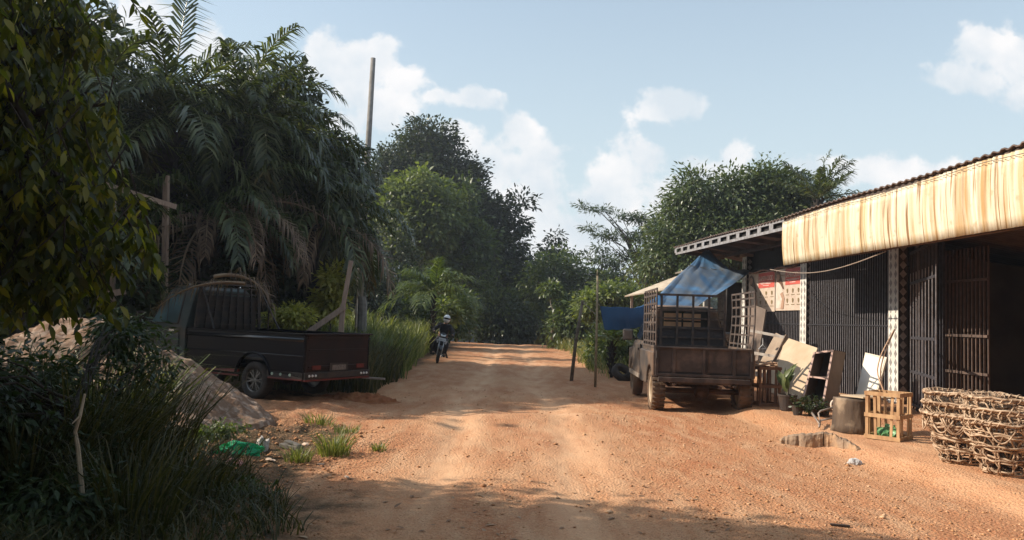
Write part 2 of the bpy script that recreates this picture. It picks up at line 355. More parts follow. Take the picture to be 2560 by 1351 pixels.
# ================================================================== LEAVES, GRASS, TREES
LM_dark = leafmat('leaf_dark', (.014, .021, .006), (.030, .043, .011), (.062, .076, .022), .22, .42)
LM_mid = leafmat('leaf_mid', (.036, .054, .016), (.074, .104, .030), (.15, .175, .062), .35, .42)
LM_light = leafmat('leaf_light', (.070, .096, .028), (.125, .158, .052), (.22, .235, .10), .38, .45)
LM_mango = leafmat('leaf_mango', (.040, .062, .022), (.085, .115, .042), (.16, .175, .085), .25, .36)
LM_yel = leafmat('leaf_yellow', (.20, .21, .04), (.36, .35, .08), (.52, .47, .14), .4, .5)
LM_fore = leafmat('leaf_foreground', (.030, .042, .008), (.085, .100, .016), (.26, .24, .03), .55, .38)
LM_feather = leafmat('leaf_feathery', (.035, .055, .030), (.060, .088, .045), (.095, .125, .065), .3, .5)
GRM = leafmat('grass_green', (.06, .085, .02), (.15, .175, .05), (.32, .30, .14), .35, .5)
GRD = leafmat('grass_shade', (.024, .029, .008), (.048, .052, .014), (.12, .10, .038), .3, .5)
GRY = leafmat('grass_dry', (.15, .13, .05), (.27, .23, .10), (.38, .33, .17), .3, .55)
PLM = leafmat('palm_leaf', (.024, .034, .010), (.056, .074, .022), (.16, .17, .08), .3, .25)
PLD = leafmat('palm_dead', (.09, .052, .032), (.16, .10, .062), (.34, .24, .16), .25, .6)
BARK = M('bark', (.11, .085, .062), (.05, .038, .028), scale=7, rough=.95, bump=.8)
BARKP = M('pale_bark', (.30, .27, .21), (.16, .13, .10), scale=9, rough=.95, bump=.5)
BARKD = M('dark_bark', (.045, .036, .028), (.02, .016, .012), scale=7, rough=.95, bump=.6)

def nrm(a): return a / np.maximum(np.linalg.norm(a, axis=-1, keepdims=True), 1e-9)
def leaf_mesh(P, D, Nn, L, W, fold=.12, curl=.12):
    """diamond leaves folded along the midrib"""
    D = nrm(D); S = nrm(np.cross(D, Nn)); Nn = nrm(np.cross(S, D)); L = L[:, None]; W = W[:, None]
    a = P; b = P + D * L * .42 + S * W * .5 + Nn * W * fold; c = P + D * L - Nn * L * curl; d = P + D * L * .42 - S * W * .5 + Nn * W * fold; mdl = P + D * L * .45
    V = np.stack([a, b, c, d, mdl], 1).reshape(-1, 3); n = len(P); k = 5 * np.arange(n)[:, None, None]
    f = np.array([(0, 1, 4), (1, 2, 4), (0, 4, 3), (3, 4, 2)])
    return V, (f[None] + k).reshape(-1, 3)
def crown_mesh(rg, lobes, nclump, per, cr, ll, lw, droop=.25, out=.6, flat=.75, shell=.55):
    """lobes: rows cx,cy,cz,rx,ry,rz. Leaves grouped in clumps spread through and mostly near the rim of the lobes."""
    lb = np.array(lobes, float); vol = (lb[:, 3] * lb[:, 4] * lb[:, 5]) ** .67; k = rg.choice(len(lb), nclump, p=vol / vol.sum())
    u = nrm(rg.normal(size=(nclump, 3))); rad = shell + (1 - shell) * rg.random((nclump, 1)) ** .6
    # uneven outline: the rim swells and dips
    lump = 1 + .16 * np.sin(u[:, :1] * 7 + k[:, None]) * np.sin(u[:, 2:] * 6 + 2 * k[:, None]) + .06 * rg.normal(size=(nclump, 1))
    C = lb[k, :3] + u * lb[k, 3:] * rad * lump
    outd = nrm(u * lb[k, 3:])
    n = nclump * per; Ck = np.repeat(C, per, 0); Od = np.repeat(outd, per, 0); crr = np.repeat(cr * (.6 + .8 * rg.random(nclump)), per)[:, None]
    off = np.clip(rg.normal(size=(n, 3)), -1.5, 1.5) * crr * .5; off[:, 2] *= flat
    P = Ck + off
    D = nrm(nrm(off) * .7 + Od * out + rg.normal(size=(n, 3)) * .45 + np.array([0, 0, -droop]))
    Nn = rg.normal(size=(n, 3)) * .55 + np.array([0, 0, 1.0]) + Od * .5
    s = .7 + .6 * rg.random(n)
    V, Fc = leaf_mesh(P, D, Nn, ll * s, lw * s)
    cl = np.repeat(rg.random(nclump), per); r = np.clip(.45 * cl + .55 * rg.random(n), 0, 1)
    return V, Fc, np.repeat(r, 5), C
def limbs(mb, base, top, targets, r0, rg, n=5):
    base = Vector(base); top = Vector(top); H = (top - base)
    mid = [base + H * t + Vector((rg.normal() * .03, rg.normal() * .03, 0)) * H.length for t in (0, .35, .7)] + [top]
    mb.tube(mid, [r0 * 1.25, r0, r0 * .8, r0 * .55], 8)
    for tg in targets:
        tg = Vector(tg); t = rg.uniform(.45, 1.0); s = base + H * t; d = tg - s
        b = s + d * .5 + Vector((0, 0, .12 * d.length)); q = s + d * .25 + Vector((0, 0, .03 * d.length))
        mb.tube([s, q, b, tg], [r0 * .42, r0 * .34, r0 * .22, r0 * .07], n, caps=False)
def tree(label, cat, group, base, top, lobes, ncl, per, cr, ll, lw, mat, r0=.15, bark=None, nl=14, name='tree', seed=1, **k):
    rg = np.random.default_rng(seed); t = thing(name, label, cat, base, group=group); B = Vector(base)
    V, Fc, r, C = crown_mesh(rg, lobes, ncl, per, cr, ll, lw, **k)
    mb = MB(); limbs(mb, (0, 0, 0), Vector(top) - B, [Vector(C[i]) - B for i in rg.choice(len(C), min(nl, len(C)), replace=False)], r0, rg)
    mb.build('trunk', bark or BARK, t, smooth=True)
    mesh_np('crown', V - np.array(B), Fc, mat, t, rnd=r)
    return t
def lobe(px, py, rx, ry, Y, dy=None, dY=0):
    c = pt(px, py, Y + dY); s = Y / F; return (c.x, c.y, c.z, rx * s, (dy if dy else rx * s), ry * s)
def pbase(px, Y):
    p = pt(px, 800, Y); return (p.x, Y, zt1(p.x, Y) - .05)

# blades of grass
def blades(rg, x, y, h, w, lean=.35, z=None, dirs=None):
    n = len(x); z = zt(x, y) if z is None else z; a = rg.random(n) * 6.283 if dirs is None else dirs
    dx, dy = np.cos(a), np.sin(a); ph = rg.random(n) * 6.283; sx_, sy_ = np.cos(ph), np.sin(ph)
    ln = lean * (.3 + rg.random(n)); P = np.stack([x, y, z - .02], -1); U = np.array([0, 0, 1.0])
    Dd = np.stack([dx, dy, 0 * dx], -1); S = np.stack([sx_, sy_, 0 * sx_], -1) * w[:, None] / 2; h = h[:, None]; l1 = ln[:, None]
    p1 = P + U * h * .5 + Dd * h * l1 * .25; p2 = P + U * h * .85 + Dd * h * l1 * .75; p3 = P + U * h * (1 - .25 * l1) + Dd * h * l1 * 1.35
    V = np.stack([P - S, P + S, p1 - S * .9, p1 + S * .9, p2 - S * .6, p2 + S * .6, p3], 1).reshape(-1, 3)
    f = np.array([(0, 1, 3), (0, 3, 2), (2, 3, 5), (2, 5, 4), (4, 5, 6)]); Fc = (f[None] + 7 * np.arange(n)[:, None, None]).reshape(-1, 3)
    return V, Fc, np.repeat(np.clip(rg.random(n), 0, 1), 7)
def grass_patch(name, label, xs, ys, hmin, hmax, w, mat, lean=.4, seed=3, clump=.5, kind='stuff', cat=None):
    rg = np.random.default_rng(seed)
    if clump:
        c = vn(xs * 1.3, ys * 1.3, seed) + .5; kp = rg.random(len(xs)) < (1 - clump) + clump * c * 1.6; xs, ys = xs[kp], ys[kp]
    hs = (hmin + (hmax - hmin) * rg.random(len(xs))) * (.7 + .6 * (vn(xs * .9, ys * .9, seed + 5) + .5))
    V, Fc, r = blades(rg, xs, ys, hs, w * (.6 + .8 * rg.random(len(xs))), lean)
    return tag(mesh_np(name, V, Fc, mat, rnd=r), label, cat, kind=kind)

# ---- palms: every frond a part of its own
def frond_mesh(rg, az, el, L, droop, nleaf=42, ll=.75, lw=.045, hang=.5, twist=0):
    T = np.linspace(0, 1, 15); ang = el - droop * T ** 1.3; dl = L / 14
    hx = np.cumsum(np.cos(ang) * dl); hz = np.cumsum(np.sin(ang) * dl); hd = np.array([math.cos(az), math.sin(az), 0.]); side = np.array([-hd[1], hd[0], 0.])
    C = hd * hx[:, None] + np.array([0, 0, 1.]) * hz[:, None] + side * (twist * T[:, None] ** 2 * L)
    t = np.repeat(np.linspace(.12, 1, nleaf), 2); sg = np.tile([1., -1.], nleaf); t = np.clip(t + rg.normal(size=len(t)) * .006, 0, 1)
    P = np.stack([np.interp(t, T, C[:, i]) for i in range(3)], -1)
    aa = np.interp(t, T, ang); Tn = hd * np.cos(aa)[:, None] + np.array([0, 0, 1.]) * np.sin(aa)[:, None]
    up = -hd * np.sin(aa)[:, None] + np.array([0, 0, 1.]) * np.cos(aa)[:, None]
    l = ll * (.35 + .75 * np.sin(np.pi * np.clip(t, .05, .96)) ** .6) * (.85 + .3 * rg.random(len(t)))
    D = nrm(side * sg[:, None] * (.8 + .1 * rg.normal(size=(len(t), 1))) + Tn * (.55 + .5 * t[:, None]) + up * (.25 * rg.normal(size=(len(t), 1)) + .15))
    mid = P + D * l[:, None] * .5; D2 = nrm(D + np.array([0, 0, -1.]) * (hang * 1.6 + .3 * rg.random((len(t), 1)))); tip = mid + D2 * l[:, None] * .6
    S = nrm(np.cross(D, up)) * lw / 2 * (.8 + .4 * rg.random((len(t), 1)))
    V = np.stack([P - S * .5, P + S * .5, mid - S, mid + S, tip], 1).reshape(-1, 3); f = np.array([(0, 1, 3), (0, 3, 2), (2, 3, 4)])
    Fc = (f[None] + 5 * np.arange(len(t))[:, None, None]).reshape(-1, 3); r = np.repeat(rg.random(len(t)), 5) * .8 + .1
    # rachis as a thin three-sided tube
    rr = np.linspace(.045, .008, 15); up_ = np.array([0, 0, 1.]); ring = []
    for j in range(3):
        a = 2 * math.pi * j / 3; ring.append(C + (side * math.cos(a) + up_ * math.sin(a)) * rr[:, None])
    RV = np.stack(ring, 1).reshape(-1, 3); b = len(V); RF = []
    for i in range(14):
        for j in range(3):
            p0, p1, p2, p3 = i * 3 + j, i * 3 + (j + 1) % 3, (i + 1) * 3 + (j + 1) % 3, (i + 1) * 3 + j; RF += [(b + p0, b + p1, b + p2), (b + p0, b + p2, b + p3)]
    return np.vstack([V, RV]), np.vstack([Fc, np.array(RF)]), np.concatenate([r, np.full(len(RV), .95)])
def palm(label, px, py, Y, L, n=30, seed=1, dead=0, el_rng=(-.3, 1.45), droop=(.9, 1.9), ll=.8, nleaf=44, group='palms on the left of the road', extra=(), mat=None, tr=.22, hang=.5):
    rg = np.random.default_rng(seed); c = pt(px, py, Y); g = zt1(c.x, c.y); t = thing('palm_tree', label, 'palm', (c.x, c.y, g), group=group); h = c.z - g
    mb = MB(); mb.tube([(0, 0, -.1), (.03, 0, h * .4), (0, .03, h * .8), (0, 0, h)], [tr * 1.3, tr, tr * 1.1, tr * .9], 10)
    for i in range(int(h / .16)):   # old leaf bases
        for j in range(4):
            a = j * 1.57 + i * .6; z = i * .16 + .1; mb.bar((math.cos(a) * tr, math.sin(a) * tr, z), (math.cos(a) * (tr + .1), math.sin(a) * (tr + .1), z + .16), .09, .03)
    mb.build('trunk', BARKD, t)
    specs = []
    for i in range(n):
        f = i / max(1, n - 1); e = el_rng[1] - (el_rng[1] - el_rng[0]) * f ** .8; specs.append((i * 2.4 + rg.normal() * .2, e + rg.normal() * .08, L * (.75 + .25 * f + .08 * rg.normal()), rg.uniform(*droop), f > 1 - dead))
    for (az, e, LL, dr, de) in specs + list(extra):
        V, Fc, r = frond_mesh(rg, az, e, LL, dr, nleaf, ll * LL / 4, hang=hang * (2.2 if de else 1), lw=.062 if not de else .04)
        o = mesh_np('frond', V, Fc, PLD if de else (mat or PLM), t, rnd=r); o.location = (0, 0, h)
        if de: o.name = 'dead_frond'; o['label'] = 'brown drooping dead frond'
    return t
# ================================================================== VEGETATION PLACED
EV = 'trees on the left of the road'
# palms
palm('tall oil palm, leftmost, with one frond standing straight up to the picture top', 425, 330, 19, 4.2, 30, 1, extra=[(1.7, 1.5, 4.3, .35, False), (-2.5, 1.2, 4.0, .5, False)], droop=(.7, 1.6))
palm('oil palm with a spiky top frond beside the first cloud', 600, 330, 20.5, 3.7, 34, 2, droop=(1.3, 2.4), extra=[(-.4, 1.5, 3.2, 1.1, False), (.2, 1.2, 3.2, 1.8, False)])
palm('oil palm whose fronds arch down to the right toward the concrete pole', 715, 415, 22, 3.6, 36, 3, droop=(1.6, 2.7), extra=[(0, .9, 3.4, 2.3, False), (-.3, .7, 3.2, 2.2, False)])
palm('low shaded oil palm behind the cab of the black pickup', 520, 560, 18.9, 3.5, 26, 4, dead=.45, el_rng=(-.25, 1.1), droop=(1.4, 2.3), extra=[(-.1, .50, 3.0, 1.9, True), (-.4, .5, 3.3, 1.8, True), (.3, .65, 3.5, 1.6, True), (-.22, .3, 2.7, 1.7, True), (-.75, .45, 3.0, 1.9, True), (-1.2, .4, 2.2, 2.1, True), (3.3, .5, 2.6, 1.9, True)], hang=.8)
palm('shaded oil palm just left of the concrete pole foot', 790, 560, 21, 3.1, 28, 5, dead=.2, el_rng=(-.2, 1.2), droop=(1.3, 2.2), extra=[(-.1, .6, 3.0, 1.7, False)], hang=.8)
palm('oil palm half hidden behind the foreground leaves', 230, 280, 17.5, 4.0, 26, 6, droop=(.9, 1.8))
palm('low young palm in the dark corner left of the timber frame', 60, 520, 14.5, 3.4, 20, 7, droop=(1.0, 1.9))
palm('small bright palm bush growing beside the pale green saplings', 1085, 735, 33, 2.1, 18, 8, el_rng=(.1, 1.4), droop=(.6, 1.3), ll=1.5, nleaf=26, mat=LM_mid, tr=.05)

# tall broad-leaved trees, left and middle
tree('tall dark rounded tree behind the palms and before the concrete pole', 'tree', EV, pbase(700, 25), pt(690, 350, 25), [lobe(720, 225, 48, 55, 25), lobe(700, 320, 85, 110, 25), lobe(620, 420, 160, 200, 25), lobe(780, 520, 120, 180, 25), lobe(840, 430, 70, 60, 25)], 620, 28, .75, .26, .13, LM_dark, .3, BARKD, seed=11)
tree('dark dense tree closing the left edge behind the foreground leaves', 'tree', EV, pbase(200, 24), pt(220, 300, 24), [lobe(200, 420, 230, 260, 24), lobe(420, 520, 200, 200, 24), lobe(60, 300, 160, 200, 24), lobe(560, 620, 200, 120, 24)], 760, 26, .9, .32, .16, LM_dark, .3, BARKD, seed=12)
tree('tallest dark domed tree right of the concrete pole', 'tree', EV, pbase(1075, 62), pt(1075, 430, 62), [lobe(1070, 355, 60, 50, 62), lobe(1075, 420, 110, 90, 62), lobe(1000, 400, 48, 55, 62), lobe(985, 450, 75, 70, 62), lobe(1150, 450, 55, 60, 62), lobe(1090, 560, 150, 140, 62), lobe(1180, 500, 35, 70, 62), lobe(960, 560, 90, 110, 62), lobe(1190, 640, 70, 110, 62)], 1500, 34, 1.15, .36, .18, LM_dark, .4, BARKD, seed=13)
tree('light green leafy tree before the tall dark tree', 'tree', EV, pbase(1045, 52), pt(1050, 560, 52), [lobe(1050, 470, 70, 48, 52), lobe(1000, 530, 62, 60, 52), lobe(1100, 540, 70, 60, 52), lobe(1050, 590, 80, 60, 52), lobe(1000, 480, 30, 30, 52)], 340, 26, .8, .38, .2, LM_light, .09, BARKP, seed=14, shell=.15, nl=24)
tree('thin open grey-green sapling right of the light green tree', 'tree', EV, pbase(1155, 54), pt(1160, 540, 54), [lobe(1160, 480, 38, 38, 54), lobe(1150, 560, 48, 50, 54), lobe(1190, 620, 45, 55, 54), lobe(1120, 650, 50, 50, 54)], 190, 18, .8, .46, .22, LM_mid, .08, BARKP, seed=15, shell=.2, nl=24)
tree('dark open-branched tree with a leafy spire at the road bend', 'tree', EV, pbase(1265, 60), pt(1270, 600, 60), [lobe(1302, 508, 20, 22, 60), lobe(1300, 560, 22, 30, 60), lobe(1250, 540, 38, 45, 60), lobe(1210, 520, 34, 34, 60), lobe(1260, 620, 62, 60, 60), lobe(1230, 720, 90, 90, 60), lobe(1300, 700, 40, 70, 60)], 430, 22, 1.0, .44, .21, LM_dark, .16, BARKD, seed=16, shell=.3, nl=26)
# thicket between road and palms: each bush its own
bush = [  # px, py, rx, ry, Y, mat, label
    (1180, 740, 110, 100, 53, LM_mid, 'dark green bush under the open grey-green sapling'),
    (1090, 770, 90, 70, 40, LM_mid, 'leafy green bush right behind the motorcyclist'),
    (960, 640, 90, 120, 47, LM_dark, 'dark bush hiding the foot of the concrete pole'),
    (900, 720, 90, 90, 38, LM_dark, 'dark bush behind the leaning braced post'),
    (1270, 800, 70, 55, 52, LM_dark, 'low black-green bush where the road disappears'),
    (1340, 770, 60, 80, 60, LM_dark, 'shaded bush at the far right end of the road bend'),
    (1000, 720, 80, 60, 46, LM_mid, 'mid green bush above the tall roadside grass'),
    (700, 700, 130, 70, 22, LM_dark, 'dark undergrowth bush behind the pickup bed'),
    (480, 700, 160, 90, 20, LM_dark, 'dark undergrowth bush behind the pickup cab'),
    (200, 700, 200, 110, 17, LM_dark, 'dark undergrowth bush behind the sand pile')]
for i, (px, py, rx, ry, Y, mt, lb) in enumerate(bush):
    b = pbase(px, Y); tree(lb, 'bush', 'bushes left of the road', b, pt(px, py, Y), [lobe(px, py, rx, ry, Y), lobe(px - rx * .5, py + ry * .4, rx * .7, ry * .7, Y), lobe(px + rx * .5, py + ry * .3, rx * .6, ry * .7, Y)], 260, 22, .5, .26, .12, mt, .05, nl=10, name='bush', seed=30 + i, shell=.4)
tree('narrow sunlit yellow-green shrub behind the pickup bed', 'shrub', None, pbase(828, 20), pt(830, 740, 20), [lobe(832, 700, 26, 34, 20), lobe(825, 760, 34, 40, 20)], 90, 16, .25, .2, .07, LM_yel, .03, nl=8, name='shrub', seed=45, shell=.2)
tree('low dry yellow shrub behind the pickup bed', 'shrub', None, pbase(745, 18.5), pt(745, 790, 18.5), [lobe(740, 790, 40, 26, 18.5), lobe(700, 800, 26, 20, 18.5)], 110, 18, .2, .13, .05, LM_yel, .02, nl=8, name='shrub', seed=46, shell=.2)
tree('small bright shrub with compound leaves above the motorcyclist', 'shrub', None, pbase(1115, 30), pt(1115, 770, 30), [lobe(1112, 768, 30, 20, 30), lobe(1130, 790, 22, 20, 30)], 40, 14, .25, .2, .09, LM_light, .03, nl=8, name='shrub', seed=47, shell=.2)

# trees beyond the bend and behind the shop
FR = 'trees beyond the road bend'
tree('bushy green tree with a pale forked trunk beyond the bend', 'tree', FR, pbase(1375, 56), pt(1390, 700, 56), [lobe(1400, 680, 70, 55, 56), lobe(1360, 720, 60, 60, 56), lobe(1450, 720, 70, 60, 56), lobe(1420, 780, 90, 60, 56)], 420, 20, .9, .34, .16, LM_mid, .14, BARKP, seed=51, shell=.4)
tree('slim spiky-topped tree rising above the bushes beyond the bend', 'tree', FR, pbase(1385, 64), pt(1390, 640, 64), [lobe(1387, 595, 17, 14, 64), lobe(1385, 630, 32, 22, 64), lobe(1370, 665, 50, 30, 64)], 90, 18, .8, .38, .18, LM_dark, .12, seed=52, shell=.2)
tree('bright lime-green bush left of the hanging tarpaulin', 'bush', None, pbase(1520, 36), pt(1525, 760, 36), [lobe(1525, 740, 65, 34, 36), lobe(1580, 760, 50, 30, 36), lobe(1480, 770, 40, 35, 36)], 260, 20, .45, .24, .1, LM_light, .07, name='bush', seed=53, shell=.4)
tree('dark bush below the left end of the tarpaulin', 'bush', None, pbase(1560, 27), pt(1560, 850, 27), [lobe(1560, 850, 60, 60, 27), lobe(1510, 870, 40, 40, 27)], 190, 18, .35, .2, .09, LM_mid, .05, name='bush', seed=54, shell=.4)
tree('tangled mid green bush behind the two leaning poles', 'bush', None, pbase(1460, 44), pt(1460, 800, 44), [lobe(1460, 790, 70, 60, 44), lobe(1410, 820, 50, 40, 44)], 240, 18, .6, .28, .12, LM_mid, .07, name='bush', seed=55, shell=.4)
tree('feathery tree with branches fanned out to the left', 'tree', None, pbase(1640, 50), pt(1620, 680, 50), [lobe(1458, 512, 14, 5, 50), lobe(1495, 525, 32, 9, 50), lobe(1545, 540, 34, 12, 50), lobe(1590, 545, 26, 12, 50), lobe(1480, 572, 24, 7, 50), lobe(1520, 592, 38, 12, 50), lobe(1590, 590, 42, 18, 50), lobe(1640, 560, 34, 18, 50), lobe(1620, 630, 46, 14, 50), lobe(1670, 600, 34, 24, 50), lobe(1560, 640, 30, 10, 50), lobe(1660, 545, 26, 14, 50)], 260, 20, .55, .30, .07, LM_feather, .16, BARK, nl=46, seed=56, shell=.1, flat=.35, droop=.1)
tree('smaller feathery tree below the fanned one', 'tree', None, pbase(1500, 58), pt(1505, 680, 58), [lobe(1480, 640, 34, 12, 58), lobe(1530, 655, 40, 14, 58), lobe(1500, 620, 20, 10, 58), lobe(1560, 690, 60, 22, 58), lobe(1500, 700, 60, 24, 58)], 170, 18, .7, .34, .10, LM_feather, .12, BARK, nl=24, seed=57, shell=.2, flat=.4)
tree('huge dense mango tree behind the shop roof', 'tree', None, pbase(1810, 38), pt(1810, 560, 38), [lobe(1740, 490, 58, 58, 38), lobe(1700, 560, 55, 70, 38), lobe(1830, 500, 70, 62, 38), lobe(1905, 478, 62, 58, 38), lobe(1960, 490, 70, 55, 38), lobe(2030, 530, 60, 50, 38), lobe(1800, 600, 110, 80, 38), lobe(1900, 580, 110, 80, 38), lobe(1660, 650, 60, 70, 38), lobe(1740, 650, 70, 60, 38), lobe(2060, 560, 70, 40, 38)], 1350, 38, .8, .25, .10, LM_mango, .45, BARK, seed=58, shell=.62, droop=.5, nl=20)
palm('fan of palm fronds poking above the right end of the shop roof', 2045, 500, 35, 2.4, 16, 59, el_rng=(.3, 1.4), droop=(.2, .7), ll=1.1, nleaf=30, group='palms behind the shop')
# leafless trees far behind
def bare(label, px, Y, h, seed):
    rg = np.random.default_rng(seed); b = pbase(px, Y); t = thing('bare_tree', label, 'tree', b, group='leafless trees far beyond the bend'); mb = MB()
    def grow(p, d, l, r, dep):
        q = p + d * l; mb.tube([p, p + d * l * .5 + Vector(rg.normal(size=3)) * l * .04, q], [r, r * .85, r * .65], 4, caps=False)
        if dep == 0: return
        for i in range(3 if dep > 1 else 4):
            grow(p + d * l * rg.uniform(.6, 1), (d + Vector(rg.normal(size=3)) * .38 + Vector((0, 0, .1))).normalized(), l * rg.uniform(.5, .75), r * .6, dep - 1)
    grow(Vector((0, 0, 0)), Vector((rg.normal() * .05, 0, 1)).normalized(), h * .42, .14, 4)
    mb.build('branches', M('bare_wood', (.30, .29, .29), (.20, .19, .19), rough=.9), t)
for i, (px, h, lb) in enumerate([(1420, 9.6, 'leafless grey tree, leftmost of the far bare trees'), (1452, 9.0, 'leafless grey tree, second from the left of the far bare trees'), (1480, 10.2, 'leafless grey tree, tallest of the far bare trees'), (1520, 9.4, 'leafless grey tree, rightmost of the far bare trees')]):
    bare(lb, px, 84 + i * 2, h, 70 + i)
# far wood, one mass
rg = np.random.default_rng(81)
lb_ = [lobe(px, 742 + 22 * math.sin(px * .013), 100, 42 + 14 * math.sin(px * .03), 150, 14) for px in range(-300, 2900, 90)]
V, Fc, r, C = crown_mesh(rg, lb_, 4200, 12, 2.4, 1.3, .8)
tag(mesh_np('far_wood', V, Fc, LM_mid, rnd=r), 'distant line of woodland beyond the bend', kind='stuff')
hl = np.linspace(-420, 520, 48); hy = 175 + 30 * np.sin(hl * .01); Vh = []; Fh = []
for i, (a, b) in enumerate(zip(hl, hy)):
    top = 6.5 + 3 * math.sin(a * .021 + 1) + 2 * math.sin(a * .07); Vh += [(a, b - 26, -6), (a, b - 8, top * .7), (a, b + 4, top), (a, b + 60, -6)]
    if i: k = 4 * i; Fh += [(k - 4, k, k + 1, k - 3), (k - 3, k + 1, k + 2, k - 2), (k - 2, k + 2, k + 3, k - 1)]
hills = MB(); hills.add(Vh, Fh)
tag(hills.build('hills', M('hill_wood', (.04, .065, .03), (.02, .035, .018), scale=.25, rough=1, bump=1, bscale=.6), smooth=True), 'low wooded hills on the horizon', kind='structure')

# ---- roadside grass
def scatter(n, x0, x1, y0, y1, f=None):
    x = rng.uniform(x0, x1, n); y = rng.uniform(y0, y1, n)
    if f is not None: k = f(x, y); x, y = x[k], y[k]
    return x, y
x, y = scatter(17000, -7.5, -2.5, 19, 46, lambda x, y: x < np.interp(y, *RL) - .25 + .35 * vn(x * .5, y * 1.2, 8))
grass_patch('roadside_grass', 'tall reedy grass lining the left side of the road, sunlit at its tips', x, y, .45, 1.45, .03, GRM, .55, 91, clump=.85)
x, y = scatter(6000, -4.6, -2.2, 14.8, 22, lambda x, y: (x < np.interp(y, *RL) - .35 + .4 * vn(x, y * 1.2, 8)))
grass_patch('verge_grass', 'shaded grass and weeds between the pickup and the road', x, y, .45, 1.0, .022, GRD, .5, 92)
x, y = scatter(6500, 1.6, 8, 24, 48, lambda x, y: x > np.interp(y, *RR) + .5 + .8 * vn(x * .6, y * .5, 18))
grass_patch('right_verge_grass', 'pale dry grass around the two leaning poles right of the road', x, y, .35, .75, .028, GRM, .6, 93, clump=.8)
x, y = scatter(2600, 1.6, 6, 22, 44, lambda x, y: x > np.interp(y, *RR) + .7 + .8 * vn(x * .6, y * .5, 18))
grass_patch('dry_grass', 'straw coloured dead grass right of the road', x, y, .2, .5, .022, GRY, .7, 94, clump=.9)
x, y = scatter(12000, -14, -3.6, 16.5, 34)
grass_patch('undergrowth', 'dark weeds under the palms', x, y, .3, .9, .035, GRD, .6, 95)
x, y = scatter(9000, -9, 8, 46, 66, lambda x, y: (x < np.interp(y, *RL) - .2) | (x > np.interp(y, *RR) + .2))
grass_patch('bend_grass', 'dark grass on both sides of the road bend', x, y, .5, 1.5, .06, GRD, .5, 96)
# foreground left
x, y = scatter(15000, -6.5, -1.4, 4.2, 8.6, lambda x, y: (x < -1.2 - .33 * (y - 4.2) + .7 * vn(x * 1.4, y * 1.4, 28)))
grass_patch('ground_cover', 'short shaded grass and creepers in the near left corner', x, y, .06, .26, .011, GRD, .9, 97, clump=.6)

# tall trees standing left of the frame; their crowns shade the road
def wl_(x, y, z, rx, ry, rz): return (x, y, z, rx, ry, rz)
tree('tall dark tree standing left of the palms, its crown out of the picture', 'tree', EV, (-15.2, 19.6, 0), (-15.2, 19.8, 8), [wl_(-15.4, 20.6, 7.0, 3, 4.9, 2.6), wl_(-15.4, 21.3, 9.3, 2.6, 4.3, 2.0), wl_(-15, 15.9, 7.0, 2.4, 3.2, 2.2), wl_(-14.6, 18, 5, 2.0, 4, 3)], 1000, 18, 1.2, .42, .2, LM_dark, .3, BARKD, seed=19)

tree('leafy tree standing left of the viewer, out of the picture, shading the near road', 'tree', None, (-7.8, 4.6, 0), (-7.7, 4.7, 3.6), [wl_(-7.7, 4.9, 4.7, 1.5, 2.4, 1.75), wl_(-7.5, 6.4, 3.9, 1.2, 1.35, 1.1), wl_(-7.6, 2.6, 4.2, 1.6, 2.2, 1.9), wl_(-7.7, 6.0, 5.6, 1.0, .9, .7)], 1300, 20, .55, .17, .08, LM_mid, .2, BARKD, seed=20, shell=.35)

rg = np.random.default_rng(82)  # woodland added out of view to block sky light and deepen the shade
lbk = [(x_, -13 + 3 * math.sin(x_), 6.5, 3.2, 3, 6) for x_ in range(-22, 26, 5)]
V, Fc, r, C = crown_mesh(rg, lbk, 2600, 10, 1.8, .9, .5)
tag(mesh_np('woodland', V, Fc, LM_mid, rnd=r), 'unseen band of woodland added behind the viewer to block sky light', kind='stuff')
# ---- foreground tree with hanging oval leaves
def oval_leaves(P, D, Nn, L, W, curl=.25):
    D = nrm(D); S = nrm(np.cross(D, Nn)); Nn = nrm(np.cross(S, D)); L = L[:, None]; W = W[:, None]
    def at(t, s_, c): return P + D * L * t + S * W * s_ - Nn * L * curl * t * t + Nn * W * abs(s_) * .25 * c
    V = np.stack([at(0, 0, 0), at(.22, .38, 1), at(.5, .5, 1), at(.8, .28, 1), at(1.05, 0, 0), at(.8, -.28, 1), at(.5, -.5, 1), at(.22, -.38, 1), at(.35, 0, 0), at(.7, 0, 0)], 1).reshape(-1, 3)
    f = np.array([(0, 1, 8), (1, 2, 8), (2, 9, 8), (2, 3, 9), (3, 4, 9), (4, 5, 9), (5, 6, 9), (6, 8, 9), (6, 7, 8), (7, 0, 8)]); n = len(P)
    return V, (f[None] + 10 * np.arange(n)[:, None, None]).reshape(-1, 3)
